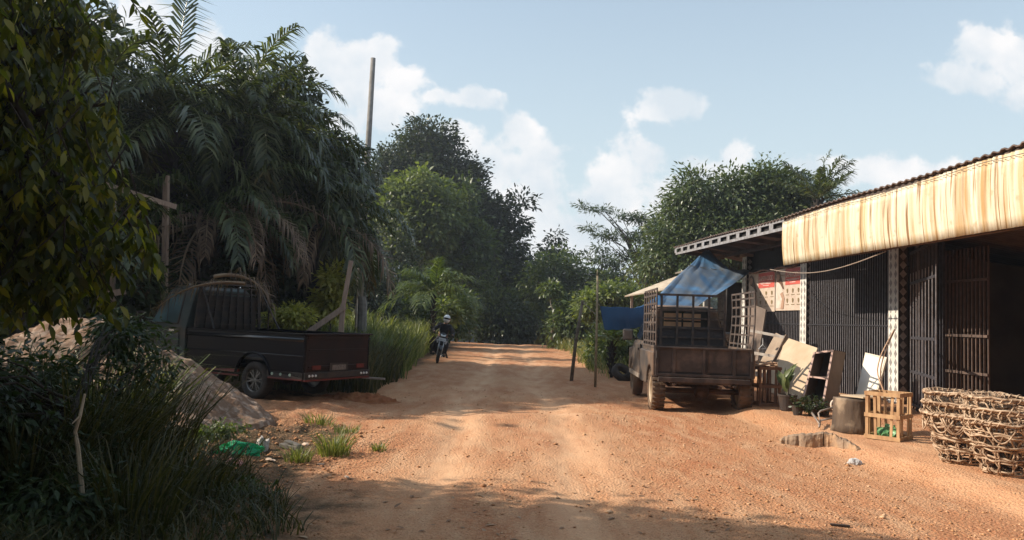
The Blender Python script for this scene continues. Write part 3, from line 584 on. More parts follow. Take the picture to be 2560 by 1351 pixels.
def near_tree(label, base, top, lobes, n, per, ll, lw, mat, r0, seed, nl=30, bark=None):
    rg = np.random.default_rng(seed); t = thing('broadleaf_tree', label, 'tree', base); B = Vector(base)
    lb = np.array(lobes, float); vol = lb[:, 3] * lb[:, 4] * lb[:, 5]; k = rg.choice(len(lb), n, p=vol ** .8 / (vol ** .8).sum())
    u = nrm(rg.normal(size=(n, 3))) * rg.random((n, 1)) ** .45; C = lb[k, :3] + u * lb[k, 3:]
    # each sprig is a hanging twig carrying leaves
    P = []; D = []; tw = MB()
    for c in C:
        a = rg.random() * 6.283; d = Vector((math.cos(a) * .5, math.sin(a) * .5, -.55)).normalized(); l = rg.uniform(.2, .42)
        for j in range(per):
            s = j / per; p = Vector(c) + d * l * s + Vector((0, 0, -.06 * s * s)); b = j * 2.4 + rg.random(); q = Vector((math.cos(b), math.sin(b), 0))
            P.append(p); D.append(d * .4 + q * .8 + Vector((0, 0, -.95 + .5 * rg.random())))
        if rg.random() < .35: tw.tube([Vector(c) - B - d * .15 + Vector((0, 0, .05)), Vector(c) - B, Vector(c) + d * l - B], [.006, .005, .002], 4, caps=False)
    P = np.array(P); D = np.array(D) + rg.normal(size=(len(P), 3)) * .2; s = .65 + .55 * rg.random(len(P))
    V, Fc = oval_leaves(P, D, rg.normal(size=P.shape) * .5 + np.array([0, -.2, .8]), ll * s, lw * s)
    mb = MB(); limbs(mb, (0, 0, 0), Vector(top) - B, [Vector(C[i]) - B for i in rg.choice(n, nl)], r0, rg, 6)
    mb.build('trunk', bark or BARKD, t, smooth=True); tw.build('twigs', BARKD, t)
    mesh_np('leaves', V - np.array(B), Fc, mat, t, rnd=np.repeat(np.clip(rg.random(len(P)) ** 1.6, 0, 1), 10)); return t
FT = [lobe(60, 50, 180, 80, 5.6), lobe(40, 220, 150, 150, 5.4), lobe(200, 300, 90, 95, 5.6), lobe(80, 430, 180, 150, 5.2), lobe(255, 480, 85, 75, 5.5), lobe(60, 620, 150, 120, 5.2),
      lobe(300, 585, 80, 70, 5.3), lobe(190, 60, 70, 50, 5.7), lobe(320, 5, 60, 22, 5.6), lobe(210, 680, 90, 70, 5.4), lobe(-250, 200, 260, 320, 5.2), lobe(-200, -200, 420, 220, 5.4), lobe(-300, 600, 220, 200, 5.0), lobe(-500, 100, 300, 300, 4.6), lobe(-420, -60, 420, 260, 4.0)]
near_tree('big near tree with hanging oval leaves filling the upper left corner', (-4.6, 5.2, 0), pt(-150, -60, 5.3), FT, 2500, 9, .105, .042, LM_fore, .16, 101, nl=60)
# near bush at the lower left
FB = [lobe(100, 930, 120, 60, 6.2), lobe(290, 850, 60, 45, 6.9), lobe(20, 1060, 150, 120, 5.6), lobe(230, 1130, 70, 110, 6.0), lobe(-150, 1000, 200, 200, 5.2), lobe(330, 960, 60, 60, 6.8), lobe(315, 830, 75, 45, 7.2), lobe(390, 900, 40, 50, 7.2), lobe(120, 1250, 160, 60, 5.2)]
V, Fc, r, C = crown_mesh(np.random.default_rng(102), FB, 560, 18, .2, .085, .026, droop=.5, shell=.1)
bb = Vector((-3.3, 5.7, 0)); t = thing('bush', 'dark leafy bush in the near left corner with a pale crooked stem', 'bush', bb)
mb = MB(); limbs(mb, (0, 0, 0), (.05, .05, .9), [Vector(C[i]) - bb for i in range(0, 520, 13)], .035, np.random.default_rng(5)); mb.build('branches', BARKD, t, smooth=True)
s0 = gp(205, 1230); mb = MB(); mb.tube([pt(206, 1235, 5.15) - bb, pt(195, 1120, 5.15) - bb, pt(188, 1080, 5.15) - bb, pt(200, 1040, 5.15) - bb, pt(212, 985, 5.2) - bb], [.016, .014, .012, .011, .008], 6); mb.tube([pt(200, 1040, 5.15) - bb, pt(180, 1060, 5.1) - bb], [.007, .004], 5)
mb.build('pale_stem', M('pale_stem', (.42, .34, .24), (.28, .21, .14), rough=.9), t)
mesh_np('foliage', V - np.array(bb), Fc, leafmat('leaf_bush', (.016, .030, .010), (.032, .055, .016), (.075, .10, .03), .3, .45), t, rnd=r)
# drooping reed clump
def tuft(label, x, y, n, h, w, spread, mat, lean, seed, name='grass_tuft', group=None, cat='grass tuft'):
    rg = np.random.default_rng(seed); a = rg.random(n) * 6.283; rr = spread * rg.random(n) ** .7; xs, ys = x + np.cos(a) * rr, y + np.sin(a) * rr
    V, Fc, r = blades(rg, xs, ys, h * (.5 + .6 * rg.random(n)), w * (.7 + .6 * rg.random(n)), lean, dirs=a + rg.normal(size=n) * .5)
    z0 = zt1(x, y); o = mesh_np(name, V - np.array([x, y, z0]), Fc, mat, rnd=r); o.location = (x, y, z0); return tag(o, label, cat, group)
tuft('big clump of long drooping reeds before the sand pile', -3.5, 6.6, 620, 1.05, .012, .35, GRD, .62, 111, 'reed_clump', None, 'reed clump')
tuft('tall reed clump at the left picture edge', -4.6, 6.6, 420, 1.35, .02, .5, GRD, .8, 112, 'reed_clump', None, 'reed clump')
tuft('sunlit reed clump low in front of the sand pile top', -3.9, 7.6, 260, 1.2, .02, .4, GRM, .6, 113, 'reed_clump', None, 'reed clump')
TG = 'grass tufts by the litter'
for i, (px, py, n, h, sp, lb) in enumerate([(835, 1125, 260, .30, .17, 'largest green grass tuft beside the litter'), (745, 1142, 130, .20, .13, 'grass tuft beside the green net'), (945, 1117, 90, .13, .09, 'small grass tuft nearest the wheel ruts'), (800, 1060, 130, .2, .22, 'sparse grass tuft behind the largest one'), (865, 1075, 120, .16, .16, 'low grass tuft right behind the largest one')]):
    p = gp(px, py, .06); tuft(lb, p.x, p.y, n, h, .009, sp, GRM, .75, 120 + i, group=TG)
# creeping weeds before the green net
V, Fc, r, C = crown_mesh(np.random.default_rng(103), [lobe(560, 1075, 60, 14, 8.9, dy=.25), lobe(500, 1090, 40, 22, 8.6, dy=.2), lobe(600, 1230, 90, 20, 6.6, dy=.3)], 90, 14, .08, .05, .025, shell=.1)
q = gp(560, 1090, .05); o = mesh_np('weed_patch', V - np.array(q), Fc, LM_mid, rnd=r); o.location = q; tag(o, 'low leafy weeds at the foot of the sand pile', 'weeds')

# ---- sand pile: one mesh, a cone with a lower shoulder
def heap(name, label, cx, cy, rx, ry, h, mat, seed, extra=()):
    n = 130; gx_ = np.linspace(-rx * 1.15, rx * 1.15, n); gy_ = np.linspace(-ry * 1.15, ry * 1.15, n); X, Y_ = np.meshgrid(gx_, gy_)
    rr = np.sqrt((X / rx) ** 2 + (Y_ / ry) ** 2) + .10 * fbm(X * 1.2, Y_ * 1.2, seed); Z = h * np.clip(1.02 - rr, 0, 1.0) ** .95
    Z = np.minimum(Z, h * .86 + .1 * (Z - h * .86))
    for (ex, ey, er, eh) in extra:
        r2 = np.sqrt((X - ex) ** 2 + (Y_ - ey) ** 2) / er + .15 * fbm(X * 2, Y_ * 2, seed + 3); Z = np.maximum(Z, eh * np.clip(1.05 - r2, 0, 1))
    Z = Z + (.09 * fbm(X * 2.2, Y_ * 2.2, seed + 9) + .07 * np.abs(fbm(X * 8, Y_ * 8, seed + 1, 4))) * (Z > .02) + zt(X + cx, Y_ + cy) - (rr > 1.0) * .06
    Vv = np.stack([X, Y_, Z], -1).reshape(-1, 3); i = np.arange((n - 1) ** 2); a = (i // (n - 1)) * n + i % (n - 1); Ff = np.stack([a, a + 1, a + n + 1, a + n], -1)
    keep = (np.sqrt((X / rx) ** 2 + (Y_ / ry) ** 2).ravel()[Ff].min(1) < 1.08); o = mesh_np(name, Vv, Ff[keep], mat, smooth=True); o.location = (cx, cy, 0); return tag(o, label, 'sand pile')
SAND = M('sand', (.24, .155, .105), (.16, .095, .062), scale=3, rough=.98, bump=1.0, bscale=14, spec=.1, c3=(.33, .24, .18), c3s=9)
heap('sand_pile', 'large pinkish brown sand heap sloping down beside the black pickup', -5.9, 10.4, 2.75, 2.1, 1.5, SAND, 7, extra=[(1.7, -1.1, 1.05, .42), (-2.0, -.5, 1.9, 1.35)])
heap('soil_heap', 'low spill of red soil behind the rear wheel of the black pickup', -2.75, 14.1, .8, .4, .15, M('red_soil', (.33, .15, .07), (.25, .09, .04), scale=5, rough=1, bump=1, bscale=20, spec=.1), 9)

# ---- litter
def crumple(name, label, cat, px, py, size, mat, seed, z=.07, flat=.45, amp=.35, loc=None):
    import bmesh
    bm = bmesh.new(); bmesh.ops.create_icosphere(bm, subdivisions=3, radius=1); rg = np.random.default_rng(seed); o1, o2 = rg.random(2) * 50
    for v in bm.verts:
        c = v.co.copy(); k = 1 + amp * float(fbm(np.array(c.x * 2.1 + o1), np.array(c.y * 2.3 + c.z * 1.7 + o2), seed)) * 1.6; v.co = Vector((c.x * size[0], c.y * size[1], max(c.z, -.5) * size[2])) * k
    me = bpy.data.meshes.new(name); bm.to_mesh(me); bm.free(); me.materials.append(mat); o = bpy.data.objects.new(name, me); COL.objects.link(o)
    p = loc or gp(px, py, z); o.location = (p[0], p[1], (zt1(p[0], p[1]) if loc is None else p[2]) + size[2] * .45); o.rotation_euler = (0, 0, rg.random() * 3); return tag(o, label, cat)
crumple('net_bag', 'crumpled bright green net bag among the litter', 'bag', 598, 1135, (.21, .12, .085), M('green_net', (.02, .62, .26), (.02, .38, .16), scale=30, rough=.5, bump=1, bscale=60, trans=.2), 1, amp=.6)
crumple('plastic_bag', 'crumpled pink bag lying against the green net', 'bag', 585, 1158, (.11, .07, .04), M('pink_bag', (.68, .26, .21), (.6, .35, .3), scale=20, rough=.4, bump=.8), 2, amp=.6)
crumple('plastic_bag', 'upright crumpled greyish white bag behind the green net', 'bag', 655, 1120, (.06, .05, .09), M('white_bag', (.62, .56, .50), (.42, .36, .32), scale=20, rough=.5, bump=.8), 3, amp=.7)
crumple('plastic_bag', 'white plastic bag on the dirt beside the broken kerb', 'bag', 2137, 1140, (.075, .05, .05), M('bag_white', (.80, .79, .78), (.66, .64, .62), scale=20, rough=.4, bump=.8, trans=.3), 4, amp=.5)
crumple('stone', 'brown lump right beside the white plastic bag', 'stone', 2116, 1143, (.04, .03, .02), M('brown_lump', (.5, .32, .2), rough=.9, bump=.5), 5)
PAP = M('paper', (.62, .47, .36), (.45, .30, .2), scale=12, rough=.8)
for i, (px, py, s_, lb) in enumerate([(672, 1142, .085, 'flat pale scrap right of the green net'), (765, 1100, .09, 'pale rolled scrap behind the grass tufts'), (802, 1145, .05, 'small white scrap between the two front tufts'), (505, 1168, .05, 'white scrap in the shade left of the pink bag'), (868, 1176, .04, 'tiny pale scrap on the dirt before the largest tuft')]):
    sc_ = crumple('paper_scrap', lb, 'litter', px, py, (s_, s_ * .45, .012), PAP, 10 + i, flat=.2)
    sc_['group'] = 'paper scraps'
mb = MB(); mb.box((0, 0, .03), (.26, .12, .05)); mb.box((.02, 0, .07), (.2, .09, .02), Matrix.Rotation(.15, 3, 'Y')); p = gp(728, 1122, .05)
o = mb.build('carton', M('carton', (.10, .09, .075), (.2, .17, .14), scale=12, rough=.8), bevel=.01); o.location = (p.x, p.y, zt1(p.x, p.y)); o.rotation_euler = (0, .06, -.4); tag(o, 'flattened dark carton between the white bag and the largest tuft', 'litter')
p = gp(2100, 1318); mb = MB(); mb.box((0, 0, .012), (.15, .03, .012)); o = mb.build('wood_chip', M('dark_chip', (.06, .04, .03), rough=.9)); o.location = (p.x, p.y, zt1(p.x, p.y)); o.rotation_euler = (0, 0, -.2); tag(o, 'dark flat piece of bark on the dirt at the lower right', 'litter')
# a few fallen leaves on the shaded road
n = 150; fx_ = rng.uniform(-2.3, 2.6, n); fy_ = rng.uniform(4.7, 7.6, n); P = np.stack([fx_, fy_, zt(fx_, fy_) + .006], -1); D = rng.normal(size=(n, 3)) * np.array([1, 1, .1])
V, Fc = oval_leaves(P, D, rng.normal(size=(n, 3)) * .12 + np.array([0, 0, 1]), .05 + .05 * rng.random(n), .02 + .02 * rng.random(n), .1)
tag(mesh_np('fallen_leaves', V, Fc, leafmat('leaf_litter', (.16, .09, .05), (.30, .17, .09), (.42, .27, .16), 0, .8), rnd=np.repeat(rng.random(n), 10)), 'dry leaves fallen on the shaded near road', kind='stuff')

# ================================================================== VEHICLES
RUB = M('rubber', (.030, .027, .025), (.055, .042, .034), scale=9, rough=.9, bump=.3)
RUBD = M('dusty_rubber', (.075, .052, .036), (.17, .105, .062), scale=4, rough=.95, bump=.3)
def wheel(parent, loc, Rr, wd, rimmat, tyre, spokes=5, tread=0, side=1, rim_r=.62, axis_flip=1):
    """axle along local y; side = +1 shows the outside toward +y"""
    w_ = wd / 2; prof = [(Rr * rim_r, -w_ * .8), (Rr * .8, -w_), (Rr * .93, -w_ * .92), (Rr, -w_ * .62), (Rr, w_ * .62), (Rr * .93, w_ * .92), (Rr * .8, w_), (Rr * rim_r, w_ * .8), (Rr * rim_r * .97, w_ * .3), (Rr * rim_r * .97, -w_ * .3), (Rr * rim_r, -w_ * .8)]
    mb = MB(); mb.lathe(prof, axis='y', n=36)
    if tread:
        for i in range(tread):
            a = 2 * math.pi * i / tread; rot = Matrix.Rotation(-a, 3, 'Y')
            for sgn in (-1, 1): mb.box(rot @ Vector((0, sgn * w_ * .58, Rr * 1.0)), (Rr * .105, w_ * .75, Rr * .09), rot)
    ty = mb.build('wheel', tyre, parent, smooth=not tread); ty.location = loc
    rb = MB(); rr = Rr * rim_r; f = side * w_ * .55
    rb.lathe([(rr, side * w_ * .8), (rr * .94, side * w_ * .7), (rr * .9, f * .6), (rr * .98, -f)], axis='y', n=28); rb.lathe([(.001, f * 1.15), (rr * .2, f * 1.1), (rr * .24, f * .8)], axis='y', n=14)
    if spokes:
        for i in range(spokes):
            a0 = 2 * math.pi * i / spokes
            for da in (-.17, .17):
                a = a0 + da; rb.bar((math.cos(a0) * rr * .15, f * .95, math.sin(a0) * rr * .15), (math.cos(a) * rr * .94, f * .95, math.sin(a) * rr * .94), rr * .11, rr * .11, up=(0, 1, 0))
        rb.lathe([(rr * .9, f * .1), (.001, f * .1)], axis='y', n=20)
    else:
        rb.lathe([(rr * .95, f * .5), (rr * .6, f * .15), (rr * .5, f * .45), (rr * .28, f * .5), (.001, f * .6)], axis='y', n=24)
        for i in range(6): a = i * math.pi / 3; rb.lathe([(.02, 0), (.018, side * .02), (.001, side * .02)], c=(math.cos(a) * rr * .38, f * .48, math.sin(a) * rr * .38), axis='y', n=6)
    r_ = rb.build('rim', rimmat, ty, smooth=False); return ty
BLK = M('black_paint', (.0025, .0035, .007), (.004, .0045, .008), scale=2.5, rough=.18, spec=.15, c3=(.006, .005, .006), c3s=2.2)
GRNP = M('grey_green_paint', (.050, .066, .062), (.030, .040, .038), scale=3, rough=.35, spec=.3, c3=(.07, .06, .05), c3s=3)
REDD = M('dark_red_trim', (.16, .018, .014), (.08, .012, .01), scale=5, rough=.4)
GLS = M('dark_glass', (.10, .16, .17), (.05, .08, .085), scale=2, rough=.08, spec=.8)
GLB = M('black_glass', (.012, .014, .016), (.02, .02, .02), scale=2, rough=.1, spec=.6)
MET = M('alloy', (.22, .21, .20), (.14, .13, .12), scale=8, rough=.35, metal=.8)
STL = M('black_steel', (.020, .019, .019), (.05, .034, .026), scale=7, rough=.55, metal=.2)
WHT = M('white_plastic', (.75, .76, .74), (.6, .6, .58), rough=.4)
CHR = M('chrome', (.6, .6, .6), rough=.15, metal=1)
def pickup():
    c0 = Vector((-3.41, 12.72, 0)); T = Vector((.5, .866, 0)); o = c0 + T * .82
    t = thing('pickup_truck', 'black pickup with an empty cargo bed and a grey-green cab parked beside the sand pile', 'pickup truck', (o.x, o.y, zt1(o.x, o.y) + .02), (0, 0, R(150)))
    W = .82; zb, ztp = .43, 1.16; L = 2.98; wx = 1.2; wr = .325
    # side panels with the wheel arch cut out and rounded shoulder
    for sgn, nm in ((1, 'side_panel'), (-1, 'side_panel')):
        arch = [(wx + math.cos(a) * .42, wr + .05 + math.sin(a) * .42) for a in np.linspace(math.pi, 0, 11) if wr + .05 + math.sin(a) * .42 >= zb - .001]
        poly = [(0, zb)] + [(max(.02, x_), z_) for x_, z_ in arch] + [(L, zb), (L, ztp - .10), (L, ztp), (0, ztp)]
        mb = MB(); y0 = sgn * (W - .045); mb.prism(poly, 'y', min(y0, sgn * W), max(y0, sgn * W)); 
        rl_ = MB(); rl_.tube([(0.01, sgn * (W + .004), ztp - .085), (L, sgn * (W + .004), ztp - .085)], .038, 10); rl_.tube([(0.01, sgn * (W + .004), .80), (L - .02, sgn * (W + .004), .80)], .012, 8); rl_.build('side_rail', M('gloss_black', (.02, .021, .024), (.015, .015, .017), rough=.14, spec=.9), t, smooth=True)
        mb.box((L / 2, sgn * (W - .02), ztp + .012), (L + .02, .085, .028));
        # flare over the wheel
        mb.tube([(wx + math.cos(a) * .44, sgn * (W + .006), wr + .05 + math.sin(a) * .44) for a in np.linspace(math.pi * .95, math.pi * .05, 13)], .024, 6)
        sp = mb.build(nm, BLK, t, bevel=.008)
    mb = MB(); mb.box((.02, 0, .80), (.045, 2 * W - .09, .72)); mb.box((-.012, 0, 1.12), (.03, 2 * W - .12, .07)); mb.box((-.01, 0, .62), (.03, 2 * W - .2, .04)); mb.box((-.01, 0, .9), (.02, 2 * W - .2, .03)); mb.box((-.02, 0, 1.172), (.10, 2 * W + .02, .025))
    tg = mb.build('tailgate', M('worn_black', (.008, .005, .006), (.020, .009, .008), scale=2.5, rough=.45, c3=(.028, .012, .010), c3s=1.8, spec=.2), t, bevel=.006)
    mb = MB(); mb.box((-.03, 0, .61), (.01, .46, .13)); mb.build('plate_panel', STL, tg)
    mb = MB(); mb.box((-.037, -.0, .60), (.004, .34, .09)); mb.build('licence_plate', M('plate_grey', (.10, .085, .075), (.2, .16, .13), scale=30, rough=.6), tg)
    mb = MB(); mb.box((L / 2, 0, .70), (L - .05, 2 * W - .1, .04)); mb.box((L - .02, 0, .95), (.04, 2 * W - .1, .5)); mb.build('bed_floor', STL, t)
    mb = MB(); mb.box((2.1, .35, .42), (4.0, .08, .14)); mb.box((2.1, -.35, .42), (4.0, .08, .14)); mb.tube([(wx, -W + .1, wr), (wx, W - .1, wr)], .05, 8); mb.lathe([(.001, -.12), (.12, -.06), (.12, .06), (.001, .12)], c=(wx, 0, wr), axis='y', n=10); mb.box((2.5, -.55, .45), (.6, .3, .2)); mb.build('chassis', STL, t)
    # rear lamp board and bumper
    mb = MB(); mb.box((-.01, 0, .475), (.06, 2 * W - .02, .11)); bp = mb.build('bumper', STL, t, bevel=.008)
    mb = MB(); mb.box((-.01, 0, .398), (.05, 2 * W - .02, .028)); mb.build('bumper_trim', REDD, t)
    for s_ in (1, -1):
        for k in range(3):
            mb = MB(); mb.lathe([(.022, 0), (.018, -.014), (.001, -.016)], c=(-.042, s_ * (W - .10 - .075 * k), .475), axis='x', n=10); mb.build('marker_lamp', WHT, t)
        mb = MB(); mb.box((-.032, s_ * .55, .61), (.012, .2, .07)); mb.build('tail_lamp', REDD, t)
        for c__, d__ in (((2.05, s_ * (W - .02), .39), (.95, .03, .03)), ((2.05, s_ * (W - .02), .47), (.95, .03, .05)), ((.42, s_ * (W - .004), .405), (.8, .02, .022))): mb = MB(); mb.box(c__, d__); mb.build('side_trim', REDD, t)
        for k in (.30, .52, .72):
            mb = MB(); mb.lathe([(.026, 0), (.022, s_ * .014), (.001, s_ * .016)], c=(k, s_ * (W + .0), .475), axis='y', n=10); mb.build('side_marker', M('green_white', (.45, .62, .45), (.3, .5, .3), rough=.4) if k > .4 or s_ < 0 else M('green_white', (.4, .5, .4)), t)
        mb = MB(); mb.box((.43, s_ * (W - .03), .475), (.84, .06, .11)); mb.build('skirt_board', STL, t)
    # cab: cross-sections front to back with tumblehome
    sec = [(4.42, .35, .74, 1.02, .72), (4.36, .35, .78, 1.10, .75), (4.22, .35, .80, 1.22, .77), (3.82, .35, .80, 1.90, .64), (3.62, .35, .80, 1.97, .62), (3.16, .35, .80, 1.97, .62), (3.06, .35, .80, 1.90, .64)]
    vs = []; 
    for (x_, z0, w0, z1, w1) in sec:
        zm = min(1.18, z1 - .02); vs += [(x_, w0, z0), (x_, w0 + .02, zm), (x_, w1, z1 - .04), (x_, w1 - .06, z1), (x_, -w1 + .06, z1), (x_, -w1, z1 - .04), (x_, -w0 - .02, zm), (x_, -w0, z0)]
    f = [(i * 8 + j, i * 8 + (j + 1) % 8, (i + 1) * 8 + (j + 1) % 8, (i + 1) * 8 + j) for i in range(len(sec) - 1) for j in range(8)] + [tuple(range(8)), tuple(48 + j for j in range(8))]
    cab_ = MB().add(vs, f).build('cab', GRNP, t, bevel=.015)
    for s_ in (1, -1):
        def cp(x_, z_, off=.006):
            k = (z_ - 1.18) / (1.93 - 1.18); return (x_, s_ * (.82 + (.62 - .82) * k + off), z_)
        q = [cp(4.10, 1.25), cp(3.30, 1.25), cp(3.34, 1.82), cp(3.80, 1.82)]; mb = MB(); mb.quadthick(q, .006 * s_); wi = mb.build('window', GLS, cab_)
        mb = MB(); 
        for a, b in zip(q, q[1:] + q[:1]): mb.bar(a, b, .03, .02)
        mb.bar(cp(3.62, 1.25), cp(3.78, 1.82), .025); mb.build('window_frame', STL, wi)
        mb = MB(); mb.box((3.42, s_ * .835, 1.12), (.15, .03, .04)); mb.build('door_handle', CHR, cab_)
        mb = MB(); mb.box((3.72, s_ * .828, .78), (.98, .012, .78)); mb.build('door', GRNP, cab_, bevel=.012)
        mb = MB(); mb.box((4.2, s_ * .98, 1.36), (.05, .16, .2)); mb.bar((4.15, s_ * .8, 1.3), (4.2, s_ * .95, 1.34), .02); mb.build('mirror', STL, cab_, bevel=.02)
        mb = MB(); mb.tube([(3.3, s_ * .60, 2.0), (3.9, s_ * .62, 1.93)], .014, 6); mb.build('roof_trim', CHR, cab_)
    mb = MB(); mb.quadthick([(3.07, .62, 1.25), (3.07, -.62, 1.25), (3.09, -.52, 1.8), (3.09, .52, 1.8)], .03); mb.build('rear_window', GLB, cab_)
    mb = MB(); mb.quadthick([(4.23, .66, 1.26), (4.23, -.66, 1.26), (3.86, -.56, 1.84), (3.86, .56, 1.84)], -.02); mb.build('windscreen', GLS, cab_)
    # lattice rack standing in the bed behind the cab
    mb = MB(); x_ = 2.86
    for y_ in np.linspace(-.74, .74, 9): mb.bar((x_, y_, 1.16), (x_ - .02, y_ * .86, 1.96), .028)
    for z_ in np.linspace(1.25, 1.96, 7): mb.bar((x_, -.76 + .1 * (z_ - 1.2), z_), (x_, .76 - .1 * (z_ - 1.2), z_), .03, .022)
    for s_ in (-1, 1): mb.bar((x_, s_ * .68, 2.03), (x_ - .55, s_ * .78, 1.17), .03); mb.bar((x_, s_ * .76, 1.16), (x_, s_ * .68, 2.04), .045)
    mb.bar((x_, -.68, 2.03), (x_, .68, 2.03), .05); mb.bar((x_ - .28, -.73, 1.6), (x_ - .28, -.73, 1.17), .02)
    mb.box((x_ + .03, 0, 1.5), (.01, 1.35, .6)); mb.build('rack', STL, t)
    for (x_, s_) in ((wx, 1), (wx, -1), (3.98, 1), (3.98, -1)): wheel(t, (x_, s_ * (W - .12), wr), wr, .2, MET, RUB, 6, side=s_)
    return t
pickup()
# loose plank behind the tailgate
a = pt(930, 948, 13.8); mb = MB(); mb.bar(pt(905, 944, 14.4), pt(962, 948, 14.4), .12, .03); o = mb.build('plank', M('grey_plank', (.30, .25, .21), (.2, .16, .13), scale=8, rough=.8, stretch=(1, 8, 8))); tag(o, 'pale plank sticking out behind the black pickup tailgate', 'plank')
# dead frond lying over the pickup rack
for i, (px, py, az, L_, e, dr, lb) in enumerate([(520, 690, 0.15, 1.5, .3, 1.9, 'dead brown frond draped over the right end of the pickup rack'), (630, 706, 3.25, 1.7, .10, .9, 'dead brown frond draped over the pickup cab')]):
    rg = np.random.default_rng(130 + i); V, Fc, r = frond_mesh(rg, az, e, L_, dr, 30, .5, .022, hang=1.3); p = pt(px, py + 6, 14.15); o = mesh_np('fallen_frond', V, Fc, PLD, rnd=r); o.location = p; tag(o, lb, 'palm frond', 'fallen fronds on the pickup')

DUST = M('dusty_black_paint', (.050, .042, .038), (.115, .078, .055), scale=3.5, rough=.6, c3=(.20, .125, .08), c3s=1.6, contrast=(.4, .65))
DBED = M('brown_bed_steel', (.040, .032, .029), (.070, .052, .044), scale=3, rough=.8, c3=(.11, .08, .064), c3s=3.4)
CAGE = M('worn_cage_steel', (.045, .038, .036), (.11, .075, .058), scale=9, rough=.6)
def cage_truck():
    a = R(2.6); Fd = Vector((math.sin(a), math.cos(a), 0)); Rt = Vector((Fd.y, -Fd.x, 0)); rl = Vector((2.70, 14.15, 0)); o = rl + Rt * .90
    t = thing('cage_truck', 'dusty brown pickup with a tall steel cage round its bed parked by the shop', 'truck', (o.x, o.y, zt1(o.x, o.y + 1) + .0), (0, 0, R(90) - a))
    W = .90; zb, ztp = .66, 1.20; L = 1.75; wx = .42; wr = .37
    mb = MB(); mb.box((.02, 0, .93), (.04, 2 * W - .06, .54)); mb.box((-.012, 0, 1.185), (.05, 2 * W - .02, .035)); mb.box((-.012, 0, .685), (.05, 2 * W - .02, .05))
    for y_ in (-.88, -.56, -.05, .05 - .1, .56, .88): mb.box((-.015, y_ * .98, .935), (.04, .06, .47))
    mb.box((-.012, .0, .935), (.03, .05, .46)); tgm = mb.build('tailgate', DBED, t, bevel=.006)
    for s_ in (-1, 1): mb = MB(); mb.box((.02, s_ * (W - .01), .93), (.07, .05, .58)); mb.build('corner_post', CAGE, t); mb = MB(); mb.tube([(-.045, s_ * (W - .03), 1.12), (-.045, s_ * (W - .03), .98)], .012, 6); mb.build('latch', CAGE, t)
    for s_ in (1, -1):
        mb = MB(); mb.box((L / 2, s_ * (W - .02), 1.185), (L, .04, .04)); mb.box((L / 2 + .02, s_ * (W - .03), .94), (L, .03, .48)); mb.box((L / 2, s_ * (W - .005), 1.02), (L - .1, .015, .03)); mb.build('side_panel', DUST, t, bevel=.006)
        # rounded fender body outside the bed
        poly = [(.0, .66), (wx - .36, .66)] + [(wx + math.cos(q) * .43, wr + .02 + math.sin(q) * .45) for q in np.linspace(math.pi * .78, math.pi * .05, 9)] + [(L + .1, .44), (L + .1, 1.10), (.0, 1.10)]
        y0, y1 = sorted((s_ * (W - .06), s_ * (W + .045))); mb = MB(); mb.prism(poly, 'y', y0, y1); mb.build('fender', DUST, t, bevel=.025)
        # cage side: verticals and flat horizontals, right side bulges outward
        mb = MB(); bul = .10 if s_ < 0 else 0
        def sp_(x_, z_): return Vector((x_, s_ * (W - .02) - bul * math.sin((z_ - 1.2) * 2.2) * .5, z_))
        for x_ in np.linspace(.02, L - .02, 6): mb.tube([sp_(x_, z_) for z_ in np.linspace(1.2, 2.26 + .03 * (x_ < .1), 6)], .017, 5)
        for z_ in (1.28, 1.46, 1.64, 1.82, 2.0, 2.16, 2.27): mb.bar(sp_(0, z_), sp_(L, z_), .035, .014, up=(0, 1, 0))
        mb.build('cage_side', CAGE, t)
    mb = MB()
    for y_ in np.linspace(W - .04, -W + .12, 6): mb.bar((L, y_, 1.2), (L, y_, 2.22), .045, .03)
    mb.bar((L, W, 2.235), (L, -W + .1, 2.235), .05, .045)
    for z_ in (1.35, 1.55, 1.75, 1.92): mb.bar((L + .03, W - .05, z_), (L + .03, -W + .1, z_), .022, .03)
    mb.build('cage_front', CAGE, t)
    mb = MB(); mb.box((L / 2, 0, .72), (L, 2 * W - .08, .05)); mb.box((L + .0, 0, .95), (.04, 2 * W - .08, .5)); mb.build('bed_floor', DBED, t)
    mb = MB(); mb.box((-.03, 0, .60), (.08, 2 * W - .12, .09)); mb.box((-.02, 0, .55), (.03, 1.0, .05)); mb.box((.05, .42, .58), (.05, .04, .16)); mb.box((.05, -.42, .58), (.05, .04, .16)); mb.build('bumper', DBED, t, bevel=.01)
    mb = MB(); mb.box((2.0, .38, .60), (4.0, .09, .12)); mb.box((2.0, -.38, .60), (4.0, .09, .12)); mb.tube([(wx, -.75, wr), (wx, .75, wr)], .05, 8); mb.lathe([(.001, -.17), (.13, -.1), (.16, 0), (.13, .1), (.001, .17)], c=(wx, -.05, wr), axis='y', n=12); mb.tube([(wx, 0, wr), (2.4, 0, .5)], .035, 8)
    for s_ in (-1, 1):
        mb.bar((-.1, s_ * .55, .52), (wx, s_ * .55, wr + .08), .06, .03); mb.bar((wx, s_ * .55, wr + .08), (1.1, s_ * .55, .52), .06, .03)
    mb.tube([(-.05, -.3, .48), (.6, -.32, .46), (1.6, -.3, .44)], .03, 8); mb.box((1.3, .1, .5), (.7, .5, .2)); mb.build('chassis', M('muddy_chassis', (.045, .03, .022), (.12, .07, .045), scale=4, rough=.95), t)
